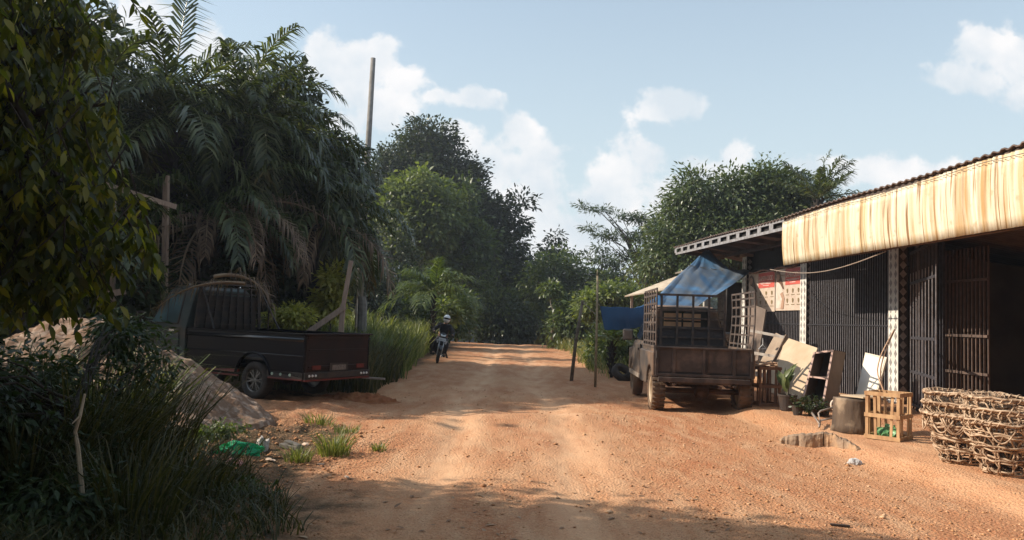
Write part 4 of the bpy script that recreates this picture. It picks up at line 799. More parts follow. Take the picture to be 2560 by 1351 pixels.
    # cab with bonnet
    C0 = L + .10; sec = [(C0, .62, .80, 1.93, .62), (C0 + .06, .48, .86, 2.0, .64), (C0 + .55, .46, .88, 2.03, .65), (C0 + 1.0, .46, .89, 1.98, .63), (C0 + 1.38, .46, .89, 1.32, .80), (C0 + 1.9, .46, .87, 1.18, .76), (C0 + 2.15, .46, .82, 1.05, .70), (C0 + 2.22, .5, .76, .95, .66)]
    vs = []
    for (x_, z0, w0, z1, w1) in sec:
        zm = min(1.20, z1 - .12); vs += [(x_, w0, z0), (x_, w0 + .05, z0 + .35), (x_, w0 + .02, zm), (x_, w1, z1 - .05), (x_, w1 - .08, z1), (x_, -w1 + .08, z1), (x_, -w1, z1 - .05), (x_, -w0 - .02, zm), (x_, -w0 - .05, z0 + .35), (x_, -w0, z0)]
    n = 10; f = [(i * n + j, i * n + (j + 1) % n, (i + 1) * n + (j + 1) % n, (i + 1) * n + j) for i in range(len(sec) - 1) for j in range(n)] + [tuple(range(n)), tuple((len(sec) - 1) * n + j for j in range(n))]
    cab_ = MB().add(vs, f).build('cab', DUST, t, bevel=.02)
    mb = MB(); mb.box((C0 - .004, .02, 1.70), (.012, 1.0, .40)); rw = mb.build('rear_window', GLB, cab_)
    for (y_, z_) in ((.26, 1.78), (-.14, 1.78), (.26, 1.60), (-.14, 1.60)):
        mb = MB(); mb.box((C0 - .016, y_ + .02, z_), (.01, .36, .145)); mb.build('cardboard_pane', M('cardboard', (.42, .27, .16), (.33, .2, .11), rough=.9), rw)
    mb = MB(); mb.box((C0 - .02, 0, 1.30), (.03, 1.6, .56)); mb.box((C0 - .01, 0, 1.96), (.04, 1.25, .03)); mb.build('cab_back_panel', M('dark_slat', (.035, .034, .04), (.06, .05, .05), scale=20, stretch=(1, 1, 4), rough=.7), t)
    for s_ in (1, -1):
        def cp(x_, z_): k = (z_ - 1.2) / .78; return (x_, s_ * (.91 + (.64 - .91) * k + .008), z_)
        mb = MB(); mb.quadthick([cp(C0 + 1.22, 1.27), cp(C0 + .15, 1.27), cp(C0 + .2, 1.88), cp(C0 + .9, 1.88)], .008 * s_); mb.build('window', GLB, cab_)
        mb = MB(); mb.box((C0 + .62, s_ * .925, .86), (1.0, .03, .66)); dr = mb.build('door', DUST, cab_, bevel=.02)
        mb = MB(); mb.box((C0 + .25, s_ * .95, 1.08), (.14, .02, .04)); mb.build('door_handle', STL, dr)
        # mirror
        mb = MB(); mb.box((C0 + 1.02, s_ * 1.09, 1.36), (.06, .23, .25)); mi = mb.build('mirror', M('mirror_shell', (.06, .055, .05), (.10, .08, .07), rough=.5), cab_, bevel=.05)
        mb = MB(); mb.box((C0 + .986, s_ * 1.09, 1.36), (.006, .18, .19)); mb.build('mirror_glass', M('mirror_glass', (.28, .25, .23), rough=.25, metal=.6), mi, bevel=.03)
        mb = MB(); mb.bar((C0 + 1.05, s_ * .88, 1.26), (C0 + 1.03, s_ * 1.1, 1.33), .035); mb.build('mirror_arm', STL, cab_)
        mb = MB(); mb.box((C0 + 1.0, s_ * .93, .52), (1.9, .03, .09)); mb.build('side_strip', M('pale_dusty_trim', (.30, .25, .2), (.2, .15, .11), rough=.7), cab_)
        # front wing over the wheel
        fx = C0 + 1.45; poly = [(fx - .55, .5)] + [(fx + math.cos(q) * .42, wr + .02 + math.sin(q) * .45) for q in np.linspace(math.pi * .85, math.pi * .15, 9)] + [(fx + .6, .5), (fx + .62, 1.05), (fx - .4, 1.12)]
        y0, y1 = sorted((s_ * .84, s_ * .945)); mb = MB(); mb.prism(poly, 'y', y0, y1); mb.build('fender', DUST, t, bevel=.03)
        wheel(t, (fx, s_ * .82, wr), wr, .23, M('dusty_rim', (.22, .16, .11), (.13, .09, .06), scale=6, rough=.7), RUBD, 0, tread=0, side=s_)
        wheel(t, (wx, s_ * .80, wr), wr, .25, M('pale_rim', (.55, .46, .34), (.4, .3, .2), scale=6, rough=.8), RUBD, 0, tread=26, side=s_, rim_r=.66)
    mb = MB(); mb.quadthick([(C0 + 1.37, .76, 1.36), (C0 + 1.37, -.76, 1.36), (C0 + 1.02, -.58, 1.9), (C0 + 1.02, .58, 1.9)], -.02); mb.build('windscreen', GLB, cab_)
    mb = MB(); mb.tube([(.25, -.55, .76), (.45, -.5, .80), (.6, -.55, .77), (.4, -.6, .775)], .02, 5); mb.build('rope', PAP, t)
    return t
cage_truck()

for i, (px, Y, n, h, lb) in enumerate([(60, 5.6, 420, .95, 'dark reed clump in the lowest left corner'), (215, 6.1, 420, 1.15, 'dark reed clump around the pale crooked stem'), (370, 7.1, 300, 1.0, 'thin arching reeds just left of the green net'), (330, 5.5, 300, .7, 'low arching grass clump near the bottom edge'), (470, 6.4, 220, .5, 'low grass clump in the shade in front of the litter')]):
    p = pt(px, 1100, Y); tuft(lb, p.x, Y, n, h, .012, .38, GRD, .65, 140 + i, 'reed_clump', 'reed clumps near the viewer', 'reed clump')
# ================================================================== SHOP
FD = Vector((-.068, 1, 0)).normalized(); FN = Vector((-1, -.068, 0)).normalized()
def FP(Y, off=0, z=0):
    return Vector((9.26 - .068 * Y, Y, z)) + FN * off
FR3 = Matrix((FD, -FN, (0, 0, 1))).transposed()   # local x along the front (away), y into the shop, z up
CON = M('stained_concrete', (.34, .25, .17), (.22, .13, .08), scale=3, rough=.95, bump=.6, bscale=20, c3=(.45, .26, .13), c3s=1.2)
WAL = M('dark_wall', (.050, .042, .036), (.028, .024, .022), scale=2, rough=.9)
ROOFM = M('roof_sheet', (.16, .11, .085), (.10, .065, .05), scale=3, rough=.7, bump=.3)
STB = M('gate_steel', (.055, .052, .060), (.035, .03, .033), scale=12, rough=.55, metal=.1)
STR = M('gate_edge', (.33, .31, .32), (.24, .21, .20), scale=12, rough=.5)
Y0, Y1 = 7.0, 27.0
shop = thing('shop', 'single-storey open shop with tiled pillars, dark folding grilles and a corrugated metal roof', 'building', FP(Y0, 0, 0))
B = FP(Y0, 0, 0)
def L_(v): return Vector(v) - B
# roof: corrugated sheet, ribs across the eave
EO = 1.63
nY = 560; ys_ = np.linspace(Y0, Y1, nY); vs = []; fs = []
for i, y_ in enumerate(ys_):
    k = (y_ * 5.2) % 1; wv = .028 * (1 if k < .38 else (1 - (k - .38) / .12 if k < .5 else (0 if k < .88 else (k - .88) / .12)))
    dr = .02 * math.sin(y_ * .9) + (.16 * ((y_ - 18) / 9) if y_ > 18 else 0)
    for off, dz in ((EO + .10, 0), (-.2, -.30), (-6.5, -1.3)):
        p = FP(y_, off, 4.215 + dz + wv + dr); vs.append(L_(p)); vs.append(L_(p) - Vector((0, 0, .02)))
    if i:
        a, b = 6 * (i - 1), 6 * i; fs += [(a, b, b + 2, a + 2), (a + 2, b + 2, b + 4, a + 4), (a + 1, a + 3, b + 3, b + 1), (a + 3, a + 5, b + 5, b + 3), (a, a + 1, b + 1, b)]
fs += [(0, 2, 3, 1), (2, 4, 5, 3)]; k = 6 * (nY - 1); fs += [(k, k + 1, k + 3, k + 2), (k + 2, k + 3, k + 5, k + 4)]
rf = MB().add(vs, fs).build('roof', ROOFM, shop)
def zr(y_): return .16 * ((y_ - 18) / 9) if y_ > 18 else 0
mb = MB()
segs = np.linspace(Y0, 17.9, 5)
for a, b in zip(segs, segs[1:]): mb.bar(L_(FP(a, EO + .02, 4.145)), L_(FP(b, EO + .02, 4.145)), .05, .085)
for y_ in np.arange(Y0 + .3, Y1, 1.4): mb.bar(L_(FP(y_, EO - .1, 4.05 + zr(y_))), L_(FP(y_, -.1, 3.93 + zr(y_) * .8)), .05, .12)
for o_ in (.4, -1.5, -3.2): mb.bar(L_(FP(Y0, o_, 3.98 + min(0, o_ + .2) * .16)), L_(FP(Y1, o_, 3.98 + min(0, o_ + .2) * .16)), .06, .1)
mb.build('roof_beam', M('beam_brown', (.10, .07, .055), rough=.8), shop)
# castellated fascia beam beyond the awning
FW = M('fascia_steel', (.34, .33, .34), (.22, .20, .19), scale=8, rough=.5, metal=.2)
mb = MB(); pit = .745; ya = 17.85
def fb(y_, z_, o=EO + .06): return L_(FP(y_, o, z_ + zr(y_)))
cells = [ya + i * pit for i in range(12)] + [26.8]
for a, b in zip(cells, cells[1:]):
    mb.bar(fb(a, 4.155), fb(b, 4.155), .02, .05, up=(0, 0, 1)); mb.bar(fb(a, 3.965), fb(b, 3.965), .02, .075)
    mb.box((fb(a, 4.06) + fb(b, 4.06)) / 2 + (fb(b, 4.06) - fb(a, 4.06)) * .5, (.02, .19, .16), FR3.copy() @ Matrix.Rotation(0, 3, 'Z')) if False else None
    m_ = fb(b, 4.065); d_ = (fb(b, 4.065) - fb(a, 4.065)).normalized(); mb.bar(m_ - d_ * .12, m_ + d_ * .12, .02, .14)
mb.bar(fb(ya, 4.065), fb(ya + .1, 4.065), .02, .14)
fbm_ = mb.build('fascia_beam', FW, shop)
mb = MB(); mb.bar(fb(ya, 4.06, EO - .02), fb(26.8, 4.06, EO - .02), .01, .2); mb.build('fascia_hole_shade', M('fascia_shade', (.03, .026, .024), rough=.9), shop)  # dark strip puts the under-roof shade into the beam's holes
# awning of stained translucent sheet
AWM = bpy.data.materials.new('stained_awning'); AWM.use_nodes = True; t_ = AWM.node_tree; n_ = t_.nodes; p_ = n_['Principled BSDF']; l_ = t_.links
p_.inputs['Roughness'].default_value = .55
tcn = n_.new('ShaderNodeTexCoord')
def an(sc_, st, d=5):
    mp = n_.new('ShaderNodeMapping'); mp.inputs['Scale'].default_value = st; l_.new(tcn.outputs['Object'], mp.inputs[0]); no = n_.new('ShaderNodeTexNoise'); no.inputs['Scale'].default_value = sc_; no.inputs['Detail'].default_value = d; l_.new(mp.outputs[0], no.inputs['Vector']); return no.outputs[0]
def amr(x, a, b):
    o = n_.new('ShaderNodeMapRange'); l_.new(x, o.inputs[0]); o.inputs[1].default_value = a; o.inputs[2].default_value = b; return o.outputs[0]
def amx(f, a, b):
    o = n_.new('ShaderNodeMix'); o.data_type = 'RGBA'
    for i, v in ((0, f), (6, a), (7, b)):
        if isinstance(v, tuple): o.inputs[i].default_value = (*v, 1)
        else: l_.new(v, o.inputs[i])
    return o.outputs[2]
c_ = amx(amr(an(1.2, (1, 3, .15), 3), .35, .65), (.62, .525, .36), (.74, .67, .52))
c_ = amx(amr(an(9, (0, 1, .04), 5), .50, .64), c_, (.54, .39, .20))
c_ = amx(amr(an(21, (0, 1, .03), 4), .55, .63), c_, (.27, .145, .055))
c_ = amx(amr(an(5, (1, 1, 1), 5), .62, .8), c_, (.42, .26, .12))
c_ = amx(amr(an(2.6, (1, 1, .10), 5), .53, .68), c_, (.45, .27, .11)); l_.new(c_, p_.inputs['Base Color'])
nA = 1300; ys_ = np.linspace(Y0, 17.87, nA); vs = []; fs = []; zs = np.linspace(0, 1, 7)
for i, y_ in enumerate(ys_):
    w1 = .011 * math.sin(y_ * 56) + .006 * math.sin(y_ * 17 + 1) + .005 * math.sin(y_ * 91)
    for j, q in enumerate(zs):
        zt_ = 4.13 + .02 * math.sin(y_ * 1.3); zb_ = 3.09 - .003 * math.sin(y_ * 2.1) + .02 * (17.8 - y_) / 10
        vs.append(L_(FP(y_, EO + .085 + w1 * (1.25 - q * .6) + .03 * math.sin(q * 3.1) - .03 * q, zt_ + (zb_ - zt_) * q)))
    if i:
        for j in range(6): a, b = 7 * (i - 1) + j, 7 * i + j; fs.append((a, a + 1, b + 1, b))
aw = MB().add(vs, fs).build('awning', AWM, shop, smooth=True); sm = aw.modifiers.new('s', 'SOLIDIFY'); sm.thickness = .006
mb = MB(); wy = np.linspace(Y0, 17.8, 60); mb.tube([L_(FP(y_, EO + .13, 4.10 + .015 * math.sin(y_ * 3) - .02 * abs(math.sin(y_ * .8)))) for y_ in wy], .006, 4); mb.build('awning_cord', M('grey_cord', (.2, .18, .16), rough=.8), aw)
mb = MB(); mb.tube([L_(FP(y_, EO - .02, 3.10)) for y_ in (Y0, 12, 17.8)], .018, 6); mb.build('awning_rail', M('rail_brown', (.16, .09, .05), rough=.7), aw)
# columns with diamond tiles
TW = M('white_tile', (.72, .69, .64), (.62, .57, .50), scale=6, rough=.35); TD = M('grey_tile', (.30, .28, .26), (.22, .19, .17), scale=8, rough=.35); TK = M('shaded_tile', (.040, .036, .034), (.07, .055, .045), scale=8, rough=.35); TG_ = M('warm_grey_tile', (.36, .31, .27), (.24, .20, .17), scale=8, rough=.4)
for i, cy in enumerate((11.8, 16.0, 20.2, 24.4)):
    g = .1 if cy < 23 else .05; mb = MB(); c = FP(cy, .02, (4.0 + g) / 2); mb.box(L_(c), (.36, .20, 4.0 - g), FR3); col = mb.build('column', TK, shop)
    # white facing on the road side with grey diamonds, grey diamonds on the near side, whose shade is put into the dark body colour
    mb = MB(); fo = .10 + .02; mb.box(L_(FP(cy, fo + .004, (4.0 + g) / 2)), (.356, .008, 4.0 - g), FR3); fc = mb.build('tile_facing', TW, col)
    mb = MB(); z_ = g + .15
    def dia(c, ax, h, w_, th=.003):
        c = L_(c); nn = FN if ax is FD else -FD
        q = [c + Vector((0, 0, -h)), c + ax * w_, c + Vector((0, 0, h)), c - ax * w_]; mb.quadthick(q, th); mb.quadthick(q, -th)
    while z_ < 3.9:
        for dx in (-.09, .09): dia(FP(cy + dx, fo + .010, z_), FD, .085, .05)
        z_ += .185
    mb.build('diamond_tile', TD, col)
    mb = MB(); z_ = g + .15
    while z_ < 3.9:
        dia(FP(cy, .02, z_) - FD * .183, FN, .088, .078); z_ += .185
    mb.build('diamond_tile', TG_, col)
    if cy > 20: mb = MB(); mb.box(L_(FP(cy, .02, 3.93)), (.46, .36, .10), FR3); mb.build('capital', CON, col)
# room behind: back wall, floor, end walls, lintel
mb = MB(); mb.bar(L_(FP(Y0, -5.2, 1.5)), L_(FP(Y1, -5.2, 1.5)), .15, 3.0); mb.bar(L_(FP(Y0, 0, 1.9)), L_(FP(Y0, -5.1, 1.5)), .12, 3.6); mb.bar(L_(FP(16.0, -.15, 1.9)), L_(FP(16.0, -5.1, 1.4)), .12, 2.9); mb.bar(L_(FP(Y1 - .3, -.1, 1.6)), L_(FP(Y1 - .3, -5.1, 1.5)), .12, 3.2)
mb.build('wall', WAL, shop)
mb = MB(); mb.bar(L_(FP(Y0, -2.6, .07)), L_(FP(Y1, -2.6, .07)), 5.4, .1); mb.build('floor', CON, shop)
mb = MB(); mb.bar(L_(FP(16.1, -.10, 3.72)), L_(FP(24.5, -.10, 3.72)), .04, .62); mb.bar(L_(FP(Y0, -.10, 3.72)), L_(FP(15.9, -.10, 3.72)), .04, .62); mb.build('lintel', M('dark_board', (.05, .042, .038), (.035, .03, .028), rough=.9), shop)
# folding grilles: backing sheet + vertical channels
for (ya_, yb_, lb) in ((16.15, 20.05, 'folding grille of thin upright bars between the two middle pillars'), (20.35, 24.25, 'folding grille behind the red posters'),):
    mb = MB(); n = int((yb_ - ya_) / .098)
    for i in range(n + 1):
        y_ = ya_ + (yb_ - ya_) * i / n; mb.box(L_(FP(y_, .03, 1.78)), (.030, .035, 3.3), FR3)
    gt = mb.build('gate', STB, shop)
    mb = MB()
    for i in range(n + 1):
        y_ = ya_ + (yb_ - ya_) * i / n; mb.box(L_(FP(y_ - .004, .0495, 1.78)), (.009, .004, 3.3), FR3)
    mb.build('gate_bar_edge', STR, gt)
    mb = MB(); mb.bar(L_(FP(ya_, -.02, 1.78)), L_(FP(yb_, -.02, 1.78)), .01, 3.3); mb.bar(L_(FP(ya_, .06, 1.75)), L_(FP(yb_, .06, 1.75)), .012, .03); mb.build('gate_sheet', M('gate_sheet', (.028, .026, .030), rough=.7), gt)
# open gate leaf swung out of the near bay
A_ = Vector((8.0, 15.2, 0)); B_ = Vector((7.22, 12.9, 0)); gd = (B_ - A_).normalized()
leaf = MB(); n = 9
for i in range(n):
    p = A_ + (B_ - A_) * (i / (n - 1)); leaf.box(L_((p.x, p.y, 1.7)), (.012, .03, 3.1), Matrix.Rotation(math.atan2(gd.y, gd.x), 3, 'Z'))
for z_ in (.22, .86, 1.52, 2.6, 3.2): leaf.bar(L_((A_.x, A_.y, z_)), L_((B_.x, B_.y, z_)), .03, .05)
gl = leaf.build('open_gate_leaf', STB, shop)
mb = MB()
for i in range(n):
    p = A_ + (B_ - A_) * (i / (n - 1)) + Vector((-.012, -.01, 0)); mb.box(L_((p.x, p.y, 1.55)), (.008, .012, 2.5), Matrix.Rotation(math.atan2(gd.y, gd.x), 3, 'Z'))
mb.build('gate_bar_edge', STR, gl)
mb = MB(); mb.tube([L_((7.86, 14.7, .1)), L_((7.86, 14.7, 3.6))], .03, 8); mb.build('gate_post', M('grey_pipe', (.16, .16, .17), (.11, .10, .1), rough=.5), gl)
mb = MB()
for i in range(12): mb.box(L_(FP(15.7 - i * .085, -.16, 1.78)), (.02, .05, 3.3), FR3)
mb.build('folded_gate', STB, shop)
mb = MB()
for i in range(14): mb.box(L_(FP(15.3 - i * .11, -.42, 1.72)), (.022, .03, 3.1), FR3)
for z_ in (.25, .9, 1.6, 2.65): mb.bar(L_(FP(15.35, -.39, z_)), L_(FP(13.85, -.39, z_)), .03, .05)
mb.build('inner_gate_leaf', M('brown_gate', (.13, .085, .065), (.08, .055, .045), scale=9, rough=.6), shop)
# stock inside
mb = MB()
for z_ in (.5, 1.0, 1.5, 2.0): mb.bar(L_(FP(9, -4.2, z_)), L_(FP(15.5, -4.2, z_)), .5, .03)
for y_ in (9, 11.2, 13.4, 15.5): mb.bar(L_(FP(y_, -4.2, .1)), L_(FP(y_, -4.2, 2.2)), .4, .05)
mb.build('shelf', M('shelf_wood', (.16, .10, .06), (.1, .06, .04), rough=.7), shop)
rg = np.random.default_rng(200)
bcol = [M('jar_glass', (.35, .40, .42), rough=.1, spec=.8), M('tin_red', (.30, .05, .03), rough=.4), M('bottle_green', (.04, .14, .07), rough=.15), M('tin_pale', (.45, .40, .32), rough=.4)]
jl = [f'{c_} on the {s_} shelf inside the shop, {q_}' for s_ in ('lowest', 'middle', 'highest stocked') for c_, q_ in (('clear jar', 'nearest the road end'), ('red tin', 'beside the clear jar'), ('green bottle', 'third from the pillar side'), ('pale tin', 'fourth from the pillar side'))]
for i in range(12):
    y_ = 15 - (i % 4) * .75 - rg.uniform(0, .3); z_ = (.5, 1.0, 1.5)[i // 4] + .015; h = rg.uniform(.16, .3); r_b = rg.uniform(.04, .08); p = FP(y_, -4.1, z_)
    mb = MB(); mb.lathe([(.001, 0), (r_b, 0), (r_b, h * .65), (r_b * .45, h * .8), (r_b * .45, h), (.001, h)], n=10); o = mb.build('jar', bcol[i % 4], None, smooth=True); o.location = p; tag(o, jl[i], 'jar', 'jars and tins inside the shop')
# low bench of goods
mb = MB(); mb.box((0, 0, .86), (2.2, .7, .05))
for x_ in (-1, 1):
    for y_ in (-.3, .3): mb.box((x_, y_, .42), (.06, .06, .83))
o = mb.build('counter', M('bench_wood', (.20, .12, .07), (.12, .07, .04), rough=.8)); p = FP(12.2, -1.6, .12); o.location = p; o.rotation_euler = (0, 0, math.atan2(FD.y, FD.x)); tag(o, 'wooden counter in the dark just inside the shop opening', 'counter')
for i, (y_, o_, h, r_b, lb) in enumerate([(13.1, -1.45, .20, .06, 'glinting glass jar at the road end of the shop counter'), (12.7, -1.5, .16, .07, 'squat glass jar second along the shop counter'), (12.2, -1.4, .24, .05, 'tall bottle in the middle of the shop counter'), (11.7, -1.5, .15, .07, 'pale tin near the right end of the shop counter')]):
    mb = MB(); mb.lathe([(.001, 0), (r_b, 0), (r_b, h * .65), (r_b * .5, h * .8), (r_b * .5, h), (.001, h)], n=12); q_ = mb.build('jar', bcol[(0, 0, 2, 3)[i]], None, smooth=True); q_.location = FP(y_, o_, 1.006); tag(q_, lb, 'jar', 'jars and tins inside the shop')

# ---- poster banner between pillars
def fplate(y_a, y_b, z_a, z_b, off, name, mat, parent, origin, wob=0):
    mb = MB(); n = 14 if wob else 1; vs = []; fs = []
    for i in range(n + 1):
        y_ = y_a + (y_b - y_a) * i / n
        for z_ in (z_a, z_b): vs += [FP(y_, off + wob * math.sin(y_ * 9), z_) - origin, FP(y_, off + wob * math.sin(y_ * 9) - .004, z_) - origin]
        if i: a, b = 4 * (i - 1), 4 * i; fs += [(a, b, b + 2, a + 2), (a + 1, a + 3, b + 3, b + 1), (a, a + 1, b + 1, b), (a + 2, b + 2, b + 3, a + 3)]
    fs += [(0, 2, 3, 1), (4 * n, 4 * n + 1, 4 * n + 3, 4 * n + 2)]
    return mb.add(vs, fs).build(name, mat, parent)
PB = M('poster_cream', (.56, .45, .36), (.48, .37, .29), scale=4, rough=.5); PR = M('poster_red', (.56, .11, .08), (.48, .09, .07), scale=2, rough=.45); PT = M('poster_letters', (.85, .66, .58), rough=.5)
PI = M('poster_icon', (.24, .17, .08), rough=.5); SKN = M('poster_skin', (.42, .26, .18), (.36, .21, .14), rough=.5); HAIR = M('poster_brown', (.15, .08, .05), rough=.5); CLO = M('poster_cloth', (.66, .56, .48), (.52, .42, .34), scale=5, rough=.5)
def poster(lb, y_far, y_near, z0, z1):
    O = FP(y_near, .09, z0); t = thing('poster', lb, 'poster', O, group=None); wd = y_far - y_near; h = z1 - z0
    def Yf(u): return y_far - wd * u       # u: 0 = left edge as read
    fplate(Yf(0), Yf(1), z0, z1, .09, 'sheet', PB, t, O)
    fplate(Yf(.40), Yf(.985), z1 - h * .40, z1 - h * .02, .098, 'red_panel', PR, t, O)
    # figure on the left third
    def poly(name, pts, mat, off):
        mb = MB(); q = [FP(Yf(u), off, z0 + h * v) - O for u, v in pts]; k = len(q); q2 = [x + FN * .003 for x in q]; mb.add(q + q2, [tuple(range(k)), tuple(range(2 * k - 1, k - 1, -1))] + [(i, (i + 1) % k, k + (i + 1) % k, k + i) for i in range(k)]); mb.build(name, mat, t)
    poly('printed_figure', [(.03, .06), (.33, .04), (.31, .45), (.24, .62), (.20, .70), (.10, .70), (.03, .55)], CLO, .096)
    poly('printed_hair', [(.04, .93), (.12, .97), (.20, .90), (.26, .72), (.36, .50), (.30, .52), (.20, .64), (.08, .70), (.03, .82)], HAIR, .0995)
    poly('printed_face', [(.06, .74), (.12, .71), (.17, .76), (.18, .85), (.13, .90), (.07, .88)], SKN, .103)
    poly('printed_arm', [(.22, .04), (.34, .04), (.37, .30), (.30, .44), (.20, .40), (.28, .28)], SKN, .0995)
    # lettering
    cu = bpy.data.curves.new('lettering', 'FONT'); cu.body = 'LAMIWOOD'; cu.size = 1; cu.extrude = .004; cu.align_x = 'CENTER'; tmp = bpy.data.objects.new('lettering', cu); COL.objects.link(tmp)
    dg = bpy.context.evaluated_depsgraph_get(); me = bpy.data.meshes.new_from_object(tmp.evaluated_get(dg)); bpy.data.objects.remove(tmp)
    xs_ = [v.co.x for v in me.vertices]; wtx = max(xs_) - min(xs_); s_ = wd * .52 / wtx; hs = h * .125 / .72
    for v in me.vertices:
        x_, y_, z_ = v.co; P_ = FP(Yf(.69) - x_ * s_, .1035 + z_, z1 - h * .22 + y_ * hs); v.co = P_ - O
    lo = bpy.data.objects.new('lettering', me); COL.objects.link(lo); me.materials.append(PT); lo.parent = t
    mb = MB()
    for k, (u0, u1, v) in enumerate(((.45, .93, .72), (.50, .86, .695), (.58, .80, .65))): mb.quadthick([FP(Yf(u0), .103, z0 + h * v) - O, FP(Yf(u1), .103, z0 + h * v) - O, FP(Yf(u1), .103, z0 + h * (v + .012)) - O, FP(Yf(u0), .103, z0 + h * (v + .012)) - O], .003)
    mb.build('small_print', PT, t)
    mb = MB()
    for r_i, v in enumerate((.46, .23)):
        for u in (.48, .69, .90):
            pts = [(u + .028 * math.cos(a) * (1 + .4 * math.sin(a)), v + .055 * math.sin(a)) for a in np.linspace(0, 2 * math.pi, 10)[:-1]]
            q = [FP(Yf(a), .097, z0 + h * b) - O for a, b in pts]; k = len(q); q2 = [x + FN * .003 for x in q]; mb.add(q + q2, [tuple(range(k)), tuple(range(2 * k - 1, k - 1, -1))] + [(i, (i + 1) % k, k + (i + 1) % k, k + i) for i in range(k)])
            mb.quadthick([FP(Yf(u - .06), .097, z0 + h * (v - .10)) - O, FP(Yf(u + .06), .097, z0 + h * (v - .10)) - O, FP(Yf(u + .06), .097, z0 + h * (v - .088)) - O, FP(Yf(u - .06), .097, z0 + h * (v - .088)) - O], .003)
    mb.build('icon_row', PI, t)
    return t
poster('red and cream printed poster nearer the white pillar', 22.05, 20.38, 2.13, 3.32)
poster('red and cream printed poster farther along, crumpled at its left', 24.1, 22.10, 2.11, 3.30)
mb = MB(); vs = []; mb.tube([FP(y_, .12, 3.34 + .03 * math.sin(y_ * 5)) for y_ in np.linspace(20.6, 24.0, 12)], .03, 6); o = mb.build('cloth_roll', M('cloth_brown', (.30, .2, .16), (.2, .12, .1), rough=.9), smooth=True); tag(o, 'rolled brown cloth along the top of the posters', 'cloth')
mb = MB(); mb.tube([FP(18.9 - i * .32, EO - .05, 3.07 - .22 * math.sin(math.pi * i / 16)) for i in range(17)], .010, 5); mb.tube([FP(20.2, .3, 3.0), FP(19.6, 1.0, 2.98), FP(18.9, EO - .05, 3.07)], .01, 5)
o = mb.build('cable', M('pale_cable', (.34, .26, .2), rough=.6)); tag(o, 'slack pale cable hanging under the awning edge', 'cable')

# ---- concrete kerb pieces
KM = M('kerb_concrete', (.34, .235, .155), (.20, .13, .085), scale=5, rough=.95, bump=1, bscale=22, c3=(.40, .24, .13), c3s=3)
def kerb(lb, line, seed):
    """line: (px, py of the foot, height); a cross-section is swept along it, its back buried in the yard"""
    rg = np.random.default_rng(seed); P = [(gp(px, py, 0.0), h) for px, py, h in line]; n = 40; d = np.linspace(0, len(P) - 1, n); vs = []; fs = []
    for q in d:
        i = min(int(q), len(P) - 2); f = q - i; p = P[i][0].lerp(P[i + 1][0], f); h = P[i][1] * (1 - f) + P[i + 1][1] * f + .02 * float(vn(np.array(q * 7.), np.array(seed * 3.)))
        bx = Vector((.45, .89, 0)); o = p + bx * .05 * float(vn(np.array(q * 5.), np.array(seed * 5.)))
        for k, (a, b) in enumerate(((0, -.06), (.01, h * .55), (.03, h * .93), (.06, h), (.17, h + .004), (.26, h - .03), (.30, -.06))): vs.append(o + bx * (a + rg.normal() * .0015) + Vector((0, 0, b)))
    for i in range(n - 1):
        for k in range(6): fs.append((7 * i + k, 7 * i + k + 1, 7 * i + 8 + k, 7 * i + 7 + k))
    fs += [tuple(range(7)), tuple(7 * (n - 1) + k for k in range(7))]
    o = MB().add(vs, fs).build('kerb', KM); return tag(o, lb, 'kerb', 'broken kerb slabs before the shop')
kerb('left piece of the broken concrete kerb with a jagged tip', [(1948, 1108, .05), (1972, 1110, .11), (2012, 1115, .15), (2057, 1118, .18)], 1)
kerb('right piece of the broken concrete kerb beside the white bag', [(2060, 1118, .185), (2085, 1122, .17), (2112, 1129, .14), (2140, 1137, .10), (2170, 1142, .05)], 2)

# ---- tarpaulin
TP1 = M('blue_grey_tarp', (.045, .105, .20), (.13, .15, .175), scale=1.2, rough=.5, stretch=(3, .6, .6), contrast=(.3, .6), c3=(.085, .20, .36), c3s=.9, trans=.15); TP2 = M('blue_tarp', (.018, .085, .20), (.012, .06, .15), scale=1.5, rough=.5, trans=.2)
def grid_sheet(name, rows, mat, sub=3, wr=.03, seed=0):
    R_ = len(rows); C_ = len(rows[0]); n = 8; V = []; 
    P = np.array([[tuple(q) for q in r] for r in rows]); u = np.linspace(0, R_ - 1, (R_ - 1) * n + 1); v = np.linspace(0, C_ - 1, (C_ - 1) * n + 1)
    def cr(P, t, axis):
        i = np.clip(t.astype(int), 0, P.shape[axis] - 2); f = t - i; g = lambda k: np.take(P, np.clip(k, 0, P.shape[axis] - 1), axis)
        sh = [1] * P.ndim; sh[axis] = len(t); f = f.reshape(sh); a, b, c, d = g(i - 1), g(i), g(i + 1), g(i + 2)
        return .5 * ((2 * b) + (-a + c) * f + (2 * a - 5 * b + 4 * c - d) * f * f + (-a + 3 * b - 3 * c + d) * f ** 3)
    G = cr(cr(P, u, 0), v, 1); U, Vv = np.meshgrid(u, v, indexing='ij'); G[..., 2] += wr * vn(Vv * 5, U * .8, seed) + wr * .6 * vn(Vv * 11, U * 1.2, seed + 1)
    G[..., 1] += wr * 1.2 * vn(Vv * 7, U * .7, seed + 2)
    a, b = G.shape[:2]; i = np.arange((a - 1) * (b - 1)); k = (i // (b - 1)) * b + i % (b - 1); o = mesh_np(name, G.reshape(-1, 3), np.stack([k, k + 1, k + b + 1, k + b], -1), mat, smooth=True); m_ = o.modifiers.new('s', 'SOLIDIFY'); m_.thickness = .008; return o
tp = thing('tarpaulin', 'blue and grey tarpaulin stretched from the shop roof over the caged truck', 'tarpaulin', pt(1765, 640, 24.8))
T0 = Vector(tp.location)
def tr_(rows): return [[pt(*q) - T0 for q in r] for r in rows]
